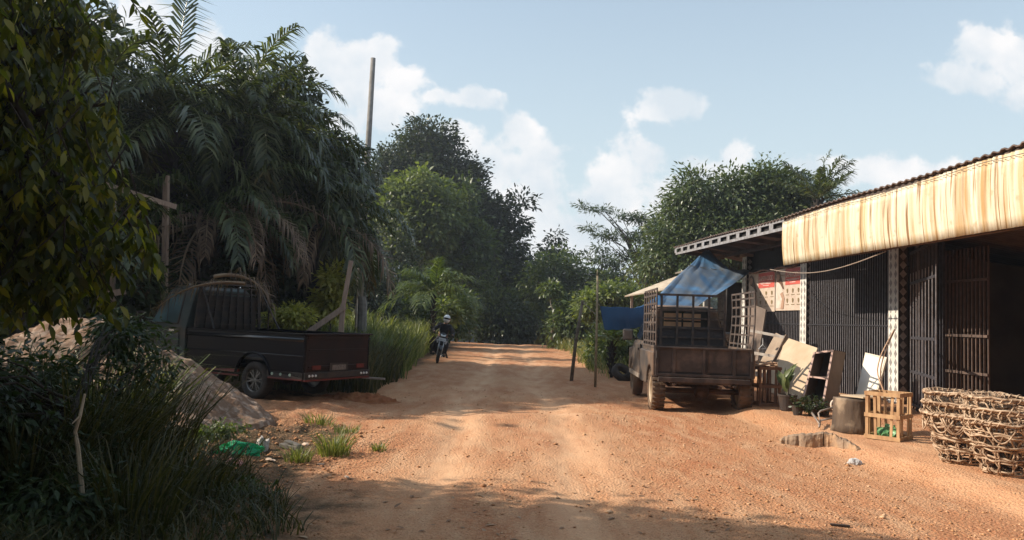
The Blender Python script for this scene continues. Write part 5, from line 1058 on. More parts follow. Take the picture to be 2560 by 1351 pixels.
grid_sheet('sheet', tr_([[(1755, 632, 24.9), (1763, 628, 24.9), (1772, 628, 24.9), (1780, 634, 24.9)],
    [(1725, 662, 24.2), (1755, 664, 24.3), (1795, 668, 24.3), (1832, 680, 24.2)],
    [(1695, 688, 23.4), (1745, 684, 23.6), (1815, 682, 23.8), (1874, 676, 24.2)],
    [(1655, 728, 21.6), (1715, 730, 22.0), (1780, 727, 22.2), (1838, 706, 22.6)],
    [(1612, 770, 19.6), (1668, 775, 20.0), (1728, 772, 20.3), (1785, 742, 20.8)]]), TP1, seed=3, wr=.07).parent = tp
o = grid_sheet('hanging_flap', tr_([[(1500, 765, 19.0), (1545, 768, 19.1), (1585, 770, 19.3), (1640, 760, 19.6)], [(1505, 795, 18.95), (1548, 798, 19.0), (1592, 796, 19.2), (1640, 782, 19.5)], [(1511, 825, 18.9), (1552, 825, 19.0), (1595, 819, 19.2), (1640, 805, 19.5)]]), TP2, seed=5); o.parent = tp; o['label'] = 'deep blue hanging end'
o = grid_sheet('blue_edge', tr_([[(1580, 775, 19.6), (1620, 757, 20.2), (1650, 735, 21.0)], [(1560, 777, 19.3), (1615, 774, 19.6), (1660, 772, 20.0)]]), M('mid_blue_tarp', (.03, .13, .28), (.02, .1, .22), rough=.5), seed=6); o.parent = tp
for i in range(5): mb = MB(); p = pt(1722 + i * 27, 664 + i * 4 + (i == 4) * 3, 24.0) - T0; mb.bar(p, pt(1738 + i * 27, 667 + i * 4, 24.0) - T0, .02); mb.build('seam_patch', M('rope', (.4, .36, .3), rough=.9), tp)
mb = MB(); mb.bar(pt(1500, 765, 19.0) - T0, pt(1489, 752, 18.9) - T0, .012); mb.build('tie_rope', M('rope', (.4, .36, .3), rough=.9), tp)
mb = MB(); c = pt(1768, 640, 28.0); mb.box((c.x, 28.0, 2.0), (.2, .2, 3.9)); o = mb.build('post', M('whitewashed_post', (.45, .42, .38), (.3, .27, .23), rough=.9)); tag(o, 'whitewashed post seen through the truck cage', 'post')

# poles on the right verge
BAM = M('bamboo_pole', (.30, .25, .16), (.19, .15, .09), scale=6, rough=.8, stretch=(6, 6, 1)); GT = 'poles right of the road'
b = gp(1488, 968); mb = MB(); t = pt(1494, 690, 18.95); mb.tube([(b.x, b.y, -.1), pt(1491, 850, 18.9), t], [.034, .030, .026], 8); mb.tube([pt(1493, 712, 18.95), pt(1504, 700, 18.95)], .012, 5); mb.tube([pt(1493, 690, 18.95), pt(1494, 675, 18.95)], .012, 5)
o = mb.build('pole', BAM, smooth=True); tag(o, 'slim upright pole holding the left end of the tarpaulin', 'pole', GT)
b = pt(1428, 940, 20.8); mb = MB(); mb.tube([(b.x, b.y, -.1), pt(1440, 850, 20.9), pt(1457, 752, 21)], [.05, .045, .04], 8); mb.tube([pt(1457, 757, 21), pt(1488, 785, 19.2)], .012, 5)
o = mb.build('pole', M('dark_pole', (.17, .14, .10), (.09, .07, .05), scale=6, rough=.9), smooth=True); tag(o, 'dark leaning pole left of the tarpaulin pole', 'pole', GT)
# utility pole
pb = pt(895, 800, 30); mb = MB(); tp_ = pt(933, 146, 30); b_ = Vector((pb.x, 30, zt1(pb.x, 30))); mb.tube([b_, b_ + (tp_ - b_) * .5, tp_], [.155, .128, .098], 12); o = mb.build('utility_pole', M('grey_concrete_pole', (.25, .23, .21), (.17, .155, .14), scale=4, rough=.9, bump=.3), smooth=True); tag(o, 'tall bare grey concrete pole leaning slightly right', 'pole')
mb = MB(); p = pt(893, 780, 23); mb.tube([(p.x, 23, 0), pt(893, 730, 23), pt(894, 712, 23)], [.04, .04, .015], 7); o = mb.build('white_stake', M('white_stake', (.55, .5, .42), (.4, .33, .26), scale=10, rough=.8), smooth=True); tag(o, 'thin white stake beside the grey stump', 'stake')
mb = MB(); p = pt(906, 800, 23.5); mb.tube([(p.x, 23.5, 0), pt(905, 760, 23.5), pt(904, 742, 23.5)], [.17, .16, .13], 9); mb.tube([pt(912, 750, 23.5), pt(915, 730, 23.5)], [.05, .01], 5); mb.tube([pt(898, 748, 23.5), pt(897, 733, 23.5)], [.05, .01], 5); o = mb.build('stump', M('grey_stump', (.26, .25, .23), (.17, .16, .14), scale=8, rough=.95, bump=.6)); tag(o, 'grey splintered stump right of the white stake', 'stump')
# timber frame and braced post on the left
TIM = M('weathered_timber', (.38, .28, .215), (.25, .18, .14), scale=5, rough=.85, stretch=(8, 8, 1), bump=.3)
O = pt(411, 900, 17.0); O.z = 0; t = thing('timber_frame', 'bare timber frame with a tall post and a sloping beam above the pickup cab', 'timber frame', O)
mb = MB(); mb.bar((0, 0, 0), pt(416, 440, 17.0) - O, .11, .11); mb.build('post', TIM, t)
mb = MB(); mb.bar(pt(262, 462, 15.6) - O, pt(440, 518, 16.9) - O, .05, .11); mb.build('beam', TIM, t)
mb = MB(); q = pt(284, 900, 15.8) - O; mb.bar((q.x, q.y, 0), pt(284, 472, 15.8) - O, .08, .08); mb.build('post', TIM, t)
mb = MB(); mb.bar(pt(256, 786, 15.5) - O, pt(240, 715, 15.5) - O, .07, .07); mb.build('post', TIM, t)
mb = MB(); mb.bar(pt(244, 740, 15.2) - O, pt(314, 728, 15.5) - O, .04, .13); mb.build('board', TIM, t)
mb = MB(); mb.bar(pt(243, 608, 15.8) - O, pt(276, 616, 15.8) - O, .04, .14); mb.build('board', TIM, t)
O = pt(853, 860, 17); O.z = 0; t = thing('braced_post', 'rough timber post with a diagonal brace standing behind the pickup bed', 'post', O)
mb = MB(); mb.bar((-.05, 0, -.1), pt(858, 760, 17) - O, .10, .10); mb.bar(pt(858, 765, 17) - O, pt(878, 652, 17) - O, .085, .085); mb.build('post', TIM, t)
mb = MB(); mb.bar(pt(700, 880, 17) - O, pt(862, 768, 16.95) - O, .05, .12); mb.build('brace', TIM, t)
# hut roofs beyond the tarpaulin
RB = M('beige_sheet', (.50, .42, .32), (.38, .30, .22), scale=3, rough=.8)
q = [pt(1562, 743, 33), pt(1700, 720, 30.5), pt(1770, 700, 31), pt(1712, 686, 34)]; O = Vector((q[0].x, q[0].y, 0)); t = thing('hut', 'low hut with a beige sheet roof behind the tarpaulin', 'hut', O)
mb = MB(); mb.quadthick([x - O for x in q], .05); mb.build('roof', RB, t)
mb = MB(); q = [pt(1688, 685, 33), pt(1760, 672, 32), pt(1800, 668, 33), pt(1740, 670, 35)]; mb.quadthick([x - O for x in q], .05); mb.build('upper_roof', M('brown_sheet', (.30, .25, .2), (.22, .17, .13), scale=3, rough=.8), t)
mb = MB()
for (px, Y) in ((1580, 33), (1650, 31), (1750, 31)): mb = MB(); p = pt(px, 735, Y) - O; mb.bar((p.x, p.y, 0), p, .1); mb.build('post', TIM, t)
# ================================================================== THINGS BY THE SHOP
WB = M('white_laminate', (.66, .58, .46), (.56, .46, .34), scale=3, rough=.5); TAN = M('tan_board', (.50, .385, .26), (.42, .30, .19), scale=2.5, rough=.7); TAND = M('brown_board', (.20, .14, .105), (.14, .10, .075), scale=3, rough=.8)
WFR = M('white_frame', (.52, .46, .40), (.36, .28, .22), scale=9, rough=.7); PKF = M('pinkish_frame', (.55, .38, .32), (.4, .26, .2), scale=9, rough=.7)
def P3(*a): return [pt(*q) for q in a]
def rel(name, lb, cat, O, group=None): return thing(name, lb, cat, O, group=group)
# brown panel far left
O = gp(1890, 960, .1); mb = MB(); mb.quadthick([x - O for x in P3((1884, 905, 19.2), (1898, 902, 18.9), (1918, 775, 19.6), (1888, 763, 19.9))], .04); mb.quadthick([x - O for x in P3((1872, 905, 19.5), (1884, 905, 19.2), (1888, 763, 19.9), (1872, 770, 20))], .03)
o = mb.build('board', TAND); o.location = O; tag(o, 'tall brown board leaning at the right side of the caged truck', 'board')
# overturned table
O = gp(1930, 985, .1); O.y = 17.2; t = rel('overturned_table', 'broken tan table turned on its side with white legs', 'table', O)
mb = MB(); mb.quadthick([x - O for x in P3((1890, 930, 17.6), (1948, 945, 16.8), (1992, 858, 17.2), (1942, 834, 17.8))], .03); mb.build('tabletop', M('dusty_tan', (.36, .27, .19), (.28, .2, .14), scale=3, rough=.8), t)
for a, b in (((1872, 826, 17.5), (1968, 845, 17.0)), ((1880, 882, 17.5), (1940, 892, 17.1))):
    mb = MB(); mb.bar(pt(*a) - O, pt(*b) - O, .05, .06); mb.build('leg', WFR, t)
for a, b in (((1967, 838, 16.9), (1926, 922, 16.9)), ((1985, 905, 16.6), (1955, 990, 16.6)), ((1945, 925, 16.8), (1965, 960, 16.6))):
    mb = MB(); mb.bar(pt(*a) - O, pt(*b) - O, .05, .06); mb.build('leg', TAND, t)
# large tan board
O = gp(1960, 1000, .1); O = pt(1960, 1000, 16.2); O.z = .1; mb = MB(); mb.quadthick([x - O for x in P3((1925, 985, 16.3), (2005, 1003, 15.2), (2046, 872, 15.9), (1966, 845, 17.0))], .03); o = mb.build('board', TAN, bevel=.004); o.location = O; tag(o, 'large tan board with a cut corner leaning on the white pillar', 'board')
mb = MB(); mb.quadthick([x - O for x in P3((1905, 975, 16.0), (1945, 990, 15.6), (1975, 935, 15.9), (1920, 925, 16.3))], .025); o = mb.build('board', TAN); o.location = O; tag(o, 'smaller tan board low between crate and potted plant', 'board')
# bookshelf
O = pt(2050, 1010, 14.3); O.z = .1; t = rel('cabinet', 'old open cabinet with two compartments leaning back', 'cabinet', O)
f_ = P3((2008, 1000, 14.6), (2056, 1018, 14.1), (2082, 877, 14.6), (2036, 883, 15.1)); bk = P3((2030, 1005, 15.1), (2090, 1010, 14.6), (2112, 882, 15.1), (2062, 884, 15.5))
def edge(a, b, w=.035, mat=PKF, nm='frame'): mb.bar(a - O, b - O, w)
mb = MB(); [edge(f_[i], f_[(i + 1) % 4]) for i in range(4)]; m1 = f_[0].lerp(f_[3], .49); m2 = f_[1].lerp(f_[2], .49); edge(m1, m2, .03); mb.build('frame', PKF, t)
mb = MB(); mb.quadthick([f_[1] - O, bk[1] - O, bk[2] - O, f_[2] - O], .02); mb.build('side_panel', TAND, t)
mb = MB(); mb.quadthick([bk[0] - O, bk[1] - O, bk[2] - O, bk[3] - O], .01); mb.build('back_panel', M('cab_dark', (.07, .05, .045), (.10, .07, .055), rough=.8), t)
mb = MB(); mb.quadthick([f_[0] - O, f_[1] - O, bk[1] - O, bk[0] - O], .015); mb.quadthick([f_[3] - O, f_[2] - O, bk[2] - O, bk[3] - O], .015); mb.quadthick([m1 - O, m2 - O, bk[1].lerp(bk[2], .49) - O, bk[0].lerp(bk[3], .49) - O], .015); mb.quadthick([f_[0] - O, bk[0] - O, bk[3] - O, f_[3] - O], .015); mb.build('shelf', TAND, t)
# white board
O = pt(2180, 1000, 14.4); O.z = .1; q = P3((2140, 1008, 14.6), (2190, 1012, 14.0), (2221, 896, 14.5), (2167, 884, 15.1)); t = rel('white_board', 'bright white panel leaning on the grille behind the stump table', 'board', O)
mb = MB(); mb.quadthick([x - O for x in q], .04); mb.build('panel', WB, t, bevel=.004)
mb = MB(); c = sum(q, Vector()) / 4; qq = [c.lerp(x, .9) for x in q]; nn = (q[1] - q[0]).cross(q[3] - q[0]).normalized(); nn = -nn if nn.x > 0 else nn
mb.quadthick([x - O + nn * .044 for x in qq], .002); mb.build('face', M('white_face', (.76, .71, .62), (.7, .62, .5), scale=2, rough=.4), t)
# crates
CRW = M('crate_wood', (.52, .33, .17), (.36, .20, .10), scale=5, rough=.85, stretch=(3, 3, 1))
def crate(lb, loc, rz, s, h, mat, hoop=None):
    t = thing('crate', lb, 'crate', loc, (0, 0, rz), group='slatted wooden crates'); k = s / 2
    for sx_ in (-1, 1):
        for sy_ in (-1, 1): mb = MB(); mb.box((sx_ * (k - .02), sy_ * (k - .02), h / 2), (.04, .04, h - .005)); mb.build('corner_post', mat, t)
    for z_, nm in ((.03, 'bottom_rail'), (h * .5, 'middle_rail'), (h - .03, 'top_rail')):
        for i in range(4):
            rt = Matrix.Rotation(i * math.pi / 2, 3, 'Z'); mb = MB(); mb.box(rt @ Vector((0, k + .002 + (.004 if i % 2 else 0), z_)), (s + .02, .018, .055), rt); mb.build(nm, mat, t)
    for i in range(4):
        rt = Matrix.Rotation(i * math.pi / 2, 3, 'Z')
        for x_ in (-.12 * s / .45, .10 * s / .45): mb = MB(); mb.box(rt @ Vector((x_, k - .016, h / 2)), (.035, .014, h - .02), rt @ Matrix.Rotation(.03 * x_ / .1, 3, 'Y')); mb.build('slat', mat, t)
    return t
p = gp(2243, 1108, .1); cr1 = crate('front wooden crate standing on the kerb with a green bag inside', (p.x + .03, p.y + .30, zt1(p.x, p.y + .3)), R(43), .46, .66, CRW)
crumple('plastic_bag', 'pale green bag inside the front wooden crate', 'bag', 0, 0, (.15, .12, .11), M('pale_green_bag', (.25, .48, .20), (.08, .25, .10), scale=9, rough=.4, trans=.2), 21, amp=.6, loc=(p.x + .03, p.y + .30, zt1(p.x, p.y + .3) + .02))
p = pt(1912, 1000, 14.6); crate('shaded wooden crate tucked beside the caged truck wheel', (p.x, 14.65, zt1(p.x, 14.65)), R(12), .44, .74, M('crate_dark', (.24, .13, .075), (.15, .08, .05), scale=5, rough=.9))
mb = MB(); mb.tube([Vector((math.cos(a) * .24, math.sin(a) * .22, .03 * math.sin(3 * a))) for a in np.linspace(0, 6.28, 22)], .016, 6); mb.tube([Vector((math.cos(a) * .21 + .02, math.sin(a) * .2, .04)) for a in np.linspace(0, 6.28, 22)], .014, 6); o = mb.build('cane_coil', M('cane', (.52, .34, .22), (.38, .22, .13), rough=.7), smooth=True); o.location = (p.x, 14.65, zt1(p.x, 14.65) + .77); tag(o, 'coil of pale cane resting on the shaded crate', 'cane coil')
# stump table with a board on top
p = gp(2148, 1088, .1); C = Vector((p.x + .08, p.y + .28, zt1(p.x, p.y + .28))); t = thing('stump_table', 'thick dark tree stump with a flat board on top, behind the front crate', 'stump', C)
prof = []; mb = MB(); n = 28; hs = (0, .1, .3, .46, .49)
for h in hs:
    for j in range(n): a = 2 * math.pi * j / n; r_ = .27 * (1 + .16 * math.exp(-h * 9)) * (1 + .06 * math.sin(3 * a + 1) + .05 * math.sin(7 * a + h * 6) + .02 * math.sin(13 * a)); mb.v.append((math.cos(a) * r_ * 1.15, math.sin(a) * r_, h))
mb.f = [(i * n + j, i * n + (j + 1) % n, (i + 1) * n + (j + 1) % n, (i + 1) * n + j) for i in range(len(hs) - 1) for j in range(n)] + [tuple(range(n)), tuple((len(hs) - 1) * n + j for j in range(n))]
mb.build('stump', M('old_stump', (.12, .082, .055), (.045, .03, .022), scale=3, rough=.95, bump=1.2, bscale=14, stretch=(1, 1, .35), c3=(.30, .22, .15), c3s=3), t, smooth=True)
mb = MB(); tp_ = [pt(2100, 1004, p.y + .35), pt(2158, 1013, p.y + .02), pt(2238, 1006, p.y + .1), pt(2180, 996, p.y + .55)]; mb.quadthick([Vector((x.x, x.y, C.z + .515)) - C for x in tp_], .022); mb.build('board', TAN, t, bevel=.003)
# plants and pots
p = pt(1968, 1020, 13.9); Z = zt1(p.x, 13.9); t = thing('potted_plant', 'broad-leaved plant in a dark pot before the tan board', 'potted plant', (p.x, 13.9, Z))
mb = MB(); mb.lathe([(.001, 0), (.12, 0), (.165, .26), (.175, .26), (.175, .29), (.15, .29), (.14, .24), (.001, .24)], n=18); mb.build('pot', M('dark_pot', (.035, .028, .025), (.06, .04, .03), rough=.6), t, smooth=False)
mb = MB(); rg = np.random.default_rng(300); P = []; D = []
for i in range(4):
    b = Vector((rg.normal() * .03, rg.normal() * .03, .24)); e = b + Vector((rg.normal() * .07, rg.normal() * .05, .28 + .1 * i * .5)); mb.tube([b, b.lerp(e, .5) + Vector((.01, 0, 0)), e], [.014, .012, .009], 6)
    for j in range(5): a = rg.random() * 6.28; P.append(tuple(e - Vector((0, 0, .05 * j)))); D.append((math.cos(a) * .45, math.sin(a) * .45, .9))
mb.build('stem', BARKP, t, smooth=True); P = np.array(P); V, Fc = oval_leaves(P, np.array(D), rg.normal(size=P.shape) * .3 + np.array([-.3, -.6, .2]), np.full(len(P), .24), np.full(len(P), .085), .3); mesh_np('leaves', V, Fc, LM_mid, t, rnd=np.repeat(rg.random(len(P)), 10))
p = pt(2020, 1035, 13.2); Z = zt1(p.x, 13.2); t = thing('potted_plant', 'low dark bushy plant heaped before the cabinet', 'potted plant', (p.x, 13.2, Z))
V, Fc, r, C_ = crown_mesh(np.random.default_rng(301), [(0, 0, .2, .30, .2, .14), (.2, .05, .16, .2, .2, .12)], 46, 12, .07, .07, .035, shell=.2); mesh_np('foliage', V, Fc, LM_dark, t, rnd=r)
for dx in (-.18, .08, .28): mb = MB(); mb.lathe([(.001, 0), (.07, 0), (.10, .16), (.09, .16), (.001, .14)], c=(dx, 0, 0), n=14); mb.build('pot', M('dark_pot', (.035, .028, .025)), t)
# metal frame with a white wheel
O = pt(2060, 1055, 12.0); O.z = zt1(O.x, 12.0); t = thing('hand_cart', 'bent steel tube cart frame with a pale wheel lying by the stump', 'cart', O)
def PO(px, py, Y, zmin=.03): q = pt(px, py, Y); q.z = max(q.z, O.z + zmin); return q - O
mb = MB(); mb.tube([PO(2106, 1013, 12.2), PO(2052, 1028, 12.1), PO(2046, 1034, 12.1), PO(2050, 1052, 11.9), PO(2100, 1042, 11.9)], .016, 8); mb.tube([PO(2030, 1033, 12.2), PO(2050, 1062, 11.7)], .018, 8); mb.tube([PO(2050, 1052, 11.9), PO(2048, 1068, 11.6)], .016, 8); mb.build('frame', M('steel_tube', (.30, .24, .2), (.2, .14, .1), rough=.5, metal=.3), t, smooth=True)
c = PO(2091, 1014, 12.35, .12); mb = MB(); th = np.linspace(0, 6.2832, 25); mb.tube([c + Vector((math.cos(a) * .085, math.sin(a) * .02, math.sin(a) * .085)) for a in th], .018, 8); wl = mb.build('wheel', M('pale_wheel', (.62, .50, .40), (.5, .36, .26), rough=.6), t, smooth=True)
mb = MB(); mb.lathe([(.001, -.012), (.035, -.012), (.035, .012), (.001, .012)], c=c, axis='y', n=12)
for i in range(5): a = i * 1.257; mb.bar(c, c + Vector((math.cos(a) * .08, 0, math.sin(a) * .08)), .014)
mb.build('hub', M('pale_wheel', (.6, .5, .4)), wl)
# cane loops
mb = MB(); b = pt(2213, 985, 11.3)
for k, (w_, dx) in enumerate(((26, 0), (16, 6))):
    mb.tube([pt(2236 - (2236 - 2212 + w_ * math.sin(t_ * math.pi)) * min(1, t_ * 1.35) * (1 if t_ < .75 else 1), 824 + k * 3 + (985 - 824) * t_ ** 1.3, 12.4 - .9 * t_) for t_ in np.linspace(0, 1, 14)], .011, 6)
o = mb.build('cane_loop', M('cane', (.5, .3, .2)), smooth=True); tag(o, 'two tall loops of bent cane rising from the front crate to the tiled pillar', 'cane')
# hanger
mb = MB(); p0 = pt(1907, 846, 17.2); mb.tube([p0, pt(1907, 862, 17.2)], .006, 5); mb.tube([pt(1907, 862, 17.2), pt(1896, 873, 17.2), pt(1915, 872, 17.2), pt(1907, 862, 17.2)], .01, 5); o = mb.build('hanger', WHT); tag(o, 'small white hanger dangling from the overturned table leg', 'hanger')
# tyre under the tarpaulin
p = pt(1556, 930, 21.5); mb = MB(); mb.lathe([(.17, -.09), (.3, -.09), (.32, 0), (.3, .09), (.17, .09), (.15, 0), (.17, -.09)], n=26); o = mb.build('tyre', RUB, smooth=True); o.location = (p.x, 21.5, .22); o.rotation_euler = (R(35), R(25), 0); tag(o, 'old black tyre lying beneath the hanging tarpaulin', 'tyre')
mb = MB(); p2 = pt(1590, 900, 21.2); mb.tube([(p.x - .05, 21.3, .1), (p.x + .4, 21.2, .3), (p2.x, 21.2, .62)], [.07, .06, .05], 7); o = mb.build('log', BARKD, smooth=True); tag(o, 'dark log propped on the old tyre', 'log')
palm('small spiky palm seedling under the tarpaulin', 1530, 850, 22.5, .9, 12, 301, el_rng=(.1, 1.2), droop=(.5, 1.1), ll=1.4, nleaf=12, group='low plants under the tarpaulin', mat=LM_light, tr=.04, hang=.2)
# thin pale forked sapling
O = pt(1385, 860, 44); O.z = zt1(O.x, 44); t = thing('sapling', 'thin pale forked sapling trunk at the right of the road crest', 'sapling', O); mb = MB()
mb.tube([x - O for x in P3((1378, 858, 44), (1380, 820, 44), (1388, 790, 44), (1377, 760, 44), (1374, 730, 44))] , [.07, .06, .05, .04, .03], 6); mb.tube([x - O for x in P3((1382, 830, 44), (1395, 795, 44), (1400, 775, 44), (1410, 765, 44))], [.05, .04, .03, .02], 6); mb.build('trunk', BARKP, t, smooth=True)
V, Fc, r, C_ = crown_mesh(np.random.default_rng(310), [lobe(1375, 725, 22, 16, 44), lobe(1412, 760, 14, 10, 44)], 36, 14, .4, .26, .12, shell=.1); mesh_np('crown', V - np.array(O), Fc, LM_mid, t, rnd=r)

# ---- rattan baskets, nested in two stacks
RAT = M('rattan', (.56, .42, .29), (.36, .235, .145), scale=9, rough=.75, c3=(.20, .115, .065), c3s=14)
def basket(lb, loc, rz, seed, grp='nested rattan baskets', r0=.20, r1=.41, h=.55):
    rg = np.random.default_rng(seed); t = thing('rattan_basket', lb, 'basket', loc, (0, 0, rz), grp)
    def rad(z): return r0 + (r1 - r0) * (z / h) ** .8
    ph = rg.random() * 6
    def ring(z, dr=0, amp=.012, rr=.012, f=None, n=48):
        p1, p2 = rg.random(2) * 6; return [Vector((math.cos(a) * (rad(z) + dr + amp * math.sin(5 * a + p1)), math.sin(a) * (rad(z) + dr + amp * math.sin(4 * a + p2)), z + amp * 1.0 * math.sin(3 * a + p2) + amp * .5 * math.sin(11 * a))) for a in np.linspace(0, 2 * math.pi, n)]
    mb = MB()
    for z in (.03, .17, .30, .43):
        for k in range(3): mb.tube(ring(z + k * .021 - .02, rg.normal() * .004), rg.uniform(.008, .0115), 5, caps=False)
    mb.build('hoop', RAT, t, smooth=True)
    mb = MB()   # rim: three canes bound by a wrapped strand
    for k in range(3): mb.tube(ring(h - .012 + k * .014, (k - 1) * .012), .012, 5, caps=False)
    n = 260; turns = 34; mb.tube([Vector((math.cos(a) * (rad(h) + .026 * math.cos(turns * a)), math.sin(a) * (rad(h) + .026 * math.cos(turns * a)), h + .006 + .026 * math.sin(turns * a))) for a in np.linspace(0, 2 * math.pi, n)], .0075, 4, caps=False)
    mb.build('rim', RAT, t, smooth=True)
    mb = MB(); nr = 26   # uprights, alternately straight and slanted, looping over the hoops
    for i in range(nr):
        a0 = 2 * math.pi * i / nr + rg.normal() * .03; tw = (.30 if i % 2 else -.28) + rg.normal() * .06; pts = []
        for s_ in np.linspace(0, 1, 13):
            z = h * s_; a = a0 + tw * math.sin(s_ * math.pi * 1.5) * .7; d = .016 * (1 if int(s_ * 12) % 2 else -1); pts.append(Vector((math.cos(a) * (rad(z) + d), math.sin(a) * (rad(z) + d), z)))
        mb.tube(pts, rg.uniform(.007, .0105), 5)
    for i in range(9):   # loose long loops between rim and upper hoop
        a0 = rg.random() * 6.28; mb.tube([Vector((math.cos(a0 + q * .7) * (rad(h * .8) + .03), math.sin(a0 + q * .7) * (rad(h * .8) + .03), h - .02 - .17 * abs(math.sin(q * math.pi)))) for q in np.linspace(0, 1, 9)], .009, 5)
    mb.build('weave', RAT, t, smooth=True)
    mb = MB()
    for i in range(9): x_ = -r0 + 2 * r0 * (i + .5) / 9; k = math.sqrt(max(.001, r0 * r0 - x_ * x_)); mb.tube([(x_, -k, .015), (x_, k, .015)], .009, 5); mb.tube([(-k, x_, .03), (k, x_, .03)], .009, 5)
    mb.build('base', RAT, t, smooth=True); return t
b1 = gp(2415, 1166, .12); b2 = gp(2528, 1198, .12)
for (b, nm, sd_) in ((b1, 'rear', 400), (b2, 'front', 410)):
    cx_, cy_ = b.x, b.y + .22; z0 = zt1(cx_, cy_)
    for k, w_ in enumerate(('lowest basket', 'middle basket', 'topmost basket')):
        basket(f'{w_} nested in the {nm} stack of rattan baskets', (cx_ + .09 + .02 * k, cy_ + .01 * k, z0 + .005 + k * .122), k * 1.3 + sd_, sd_ + k)

# ================================================================== MOTORCYCLE AND RIDER
mp = gp(1092, 904, zt1(-2.7, 26.8) + .0); my = 26.8; mp = pt(1092, 900, my); mz = zt1(mp.x, my)
LEAN = R(11); moto = thing('motorcycle', 'black underbone motorcycle with a white front plate ridden toward the viewer', 'motorcycle', (mp.x, my, mz), (0, LEAN, R(6)))
BKP = M('bike_black', (.018, .018, .02), (.03, .028, .028), rough=.35); SIL = M('bike_silver', (.45, .46, .46), (.3, .3, .3), rough=.35, metal=.5)
for y_ in (-.62, .62):
    mb = MB(); mb.lathe([(.24, -.035), (.27, -.045), (.295, -.02), (.295, .02), (.27, .045), (.24, .035), (.235, 0), (.24, -.035)], axis='x', c=(0, 0, 0), n=28); wl = mb.build('wheel', RUB, moto, smooth=True); wl.location = (0, y_, .295)
    mb = MB(); mb.lathe([(.235, -.02), (.215, 0), (.235, .02)], axis='x', n=24)
    for i in range(10): a = i * .628; mb.bar((0, 0, 0), (0, math.cos(a) * .225, math.sin(a) * .225), .01)
    mb.lathe([(.001, -.04), (.04, -.04), (.04, .04), (.001, .04)], axis='x', n=10); mb.build('rim', SIL, wl)
mb = MB()
for s_ in (-1, 1): mb.tube([(s_ * .075, -.62, .295), (s_ * .075, -.45, .78)], .022, 8)
mb.build('fork', SIL, moto, smooth=True)
mb = MB(); vs = [(math.cos(a) * .0 + s_ * .055, -.62 + math.cos(a) * .33, .295 + math.sin(a) * .33) for a in np.linspace(.3, 2.6, 9) for s_ in (-1, 1)]; mb.add(vs, [(2 * i, 2 * i + 1, 2 * i + 3, 2 * i + 2) for i in range(8)]); o = mb.build('front_mudguard', BKP, moto, smooth=True); m_ = o.modifiers.new('s', 'SOLIDIFY'); m_.thickness = .02
mb = MB(); mb.add([(-.16, -.30, .32), (.16, -.30, .32), (.2, -.36, .62), (.12, -.42, .86), (-.12, -.42, .86), (-.2, -.36, .62), (-.10, -.1, .32), (.10, -.1, .32), (.12, -.12, .62), (.09, -.25, .86), (-.09, -.25, .86), (-.12, -.12, .62)], [(0, 1, 2, 5), (5, 2, 3, 4), (1, 7, 8, 2), (2, 8, 9, 3), (0, 5, 11, 6), (5, 4, 10, 11), (6, 11, 8, 7), (11, 10, 9, 8), (4, 3, 9, 10), (0, 6, 7, 1)]); mb.build('leg_shield', BKP, moto, bevel=.02)
mb = MB(); mb.add([(-.09, -.50, .92), (.09, -.50, .92), (.13, -.44, 1.02), (0, -.42, 1.07), (-.13, -.44, 1.02), (-.08, -.32, .92), (.08, -.32, .92), (.1, -.3, 1.02), (0, -.3, 1.05), (-.1, -.3, 1.02)], [(0, 1, 2, 3, 4), (1, 6, 7, 2), (2, 7, 8, 3), (3, 8, 9, 4), (4, 9, 5, 0), (5, 9, 8, 7, 6), (0, 5, 6, 1)]); hc = mb.build('handlebar_cowl', BKP, moto, bevel=.015)
mb = MB(); mb.add([(-.075, -.506, .93), (.075, -.506, .93), (.10, -.455, 1.0), (0, -.475, .965), (-.10, -.455, 1.0)], [(0, 1, 2, 3, 4)]); o = mb.build('headlight', M('lamp_glass', (.62, .64, .64), rough=.1, spec=.8), hc); m_ = o.modifiers.new('s', 'SOLIDIFY'); m_.thickness = .02
mb = MB(); mb.box((0, -.47, .82), (.25, .012, .11), Matrix.Rotation(-.2, 3, 'X')); pl_ = mb.build('licence_plate', M('plate_white', (.72, .74, .76), rough=.5), moto)
mb = MB()
for i in range(6): mb.box((-.09 + i * .036, -.479, .82), (.018, .004, .05), Matrix.Rotation(-.2, 3, 'X'))
mb.build('plate_digits', M('plate_ink', (.35, .36, .38)), pl_)
for s_ in (-1, 1):
    mb = MB(); mb.box((s_ * .15, -.40, .74), (.06, .03, .12), Matrix.Rotation(s_ * .3, 3, 'Y')); mb.build('indicator', M('indicator_clear', (.6, .62, .62), rough=.2), moto, bevel=.01)
    mb = MB(); mb.tube([(s_ * .1, -.36, .97), (s_ * .24, -.3, 1.0), (s_ * .36, -.22, 1.0)], .014, 6); mb.build('handlebar', STL, moto, smooth=True)
    mb = MB(); mb.tube([(s_ * .2, -.3, 1.0), (s_ * .27, -.3, 1.13)], .006, 5); mb.lathe([(.001, 0), (.05, 0), (.05, .02), (.001, .02)], c=(s_ * .29, -.31, 1.15), axis='y', n=12); mb.build('mirror', STL, moto)
    mb = MB(); mb.tube([(s_ * .1, .05, .27), (s_ * .26, .05, .27)], .018, 6); mb.build('footrest', RUB, moto)
mb = MB(); mb.add([(-.1, -.1, .32), (.1, -.1, .32), (.1, .45, .4), (-.1, .45, .4), (-.12, .0, .66), (.12, .0, .66), (.12, .75, .72), (-.12, .75, .72)], [(0, 1, 2, 3), (4, 5, 6, 7), (0, 1, 5, 4), (1, 2, 6, 5), (2, 3, 7, 6), (3, 0, 4, 7)]); mb.build('body', BKP, moto, bevel=.03)
mb = MB(); mb.box((0, .38, .75), (.26, .72, .09)); mb.build('seat', RUB, moto, bevel=.035)
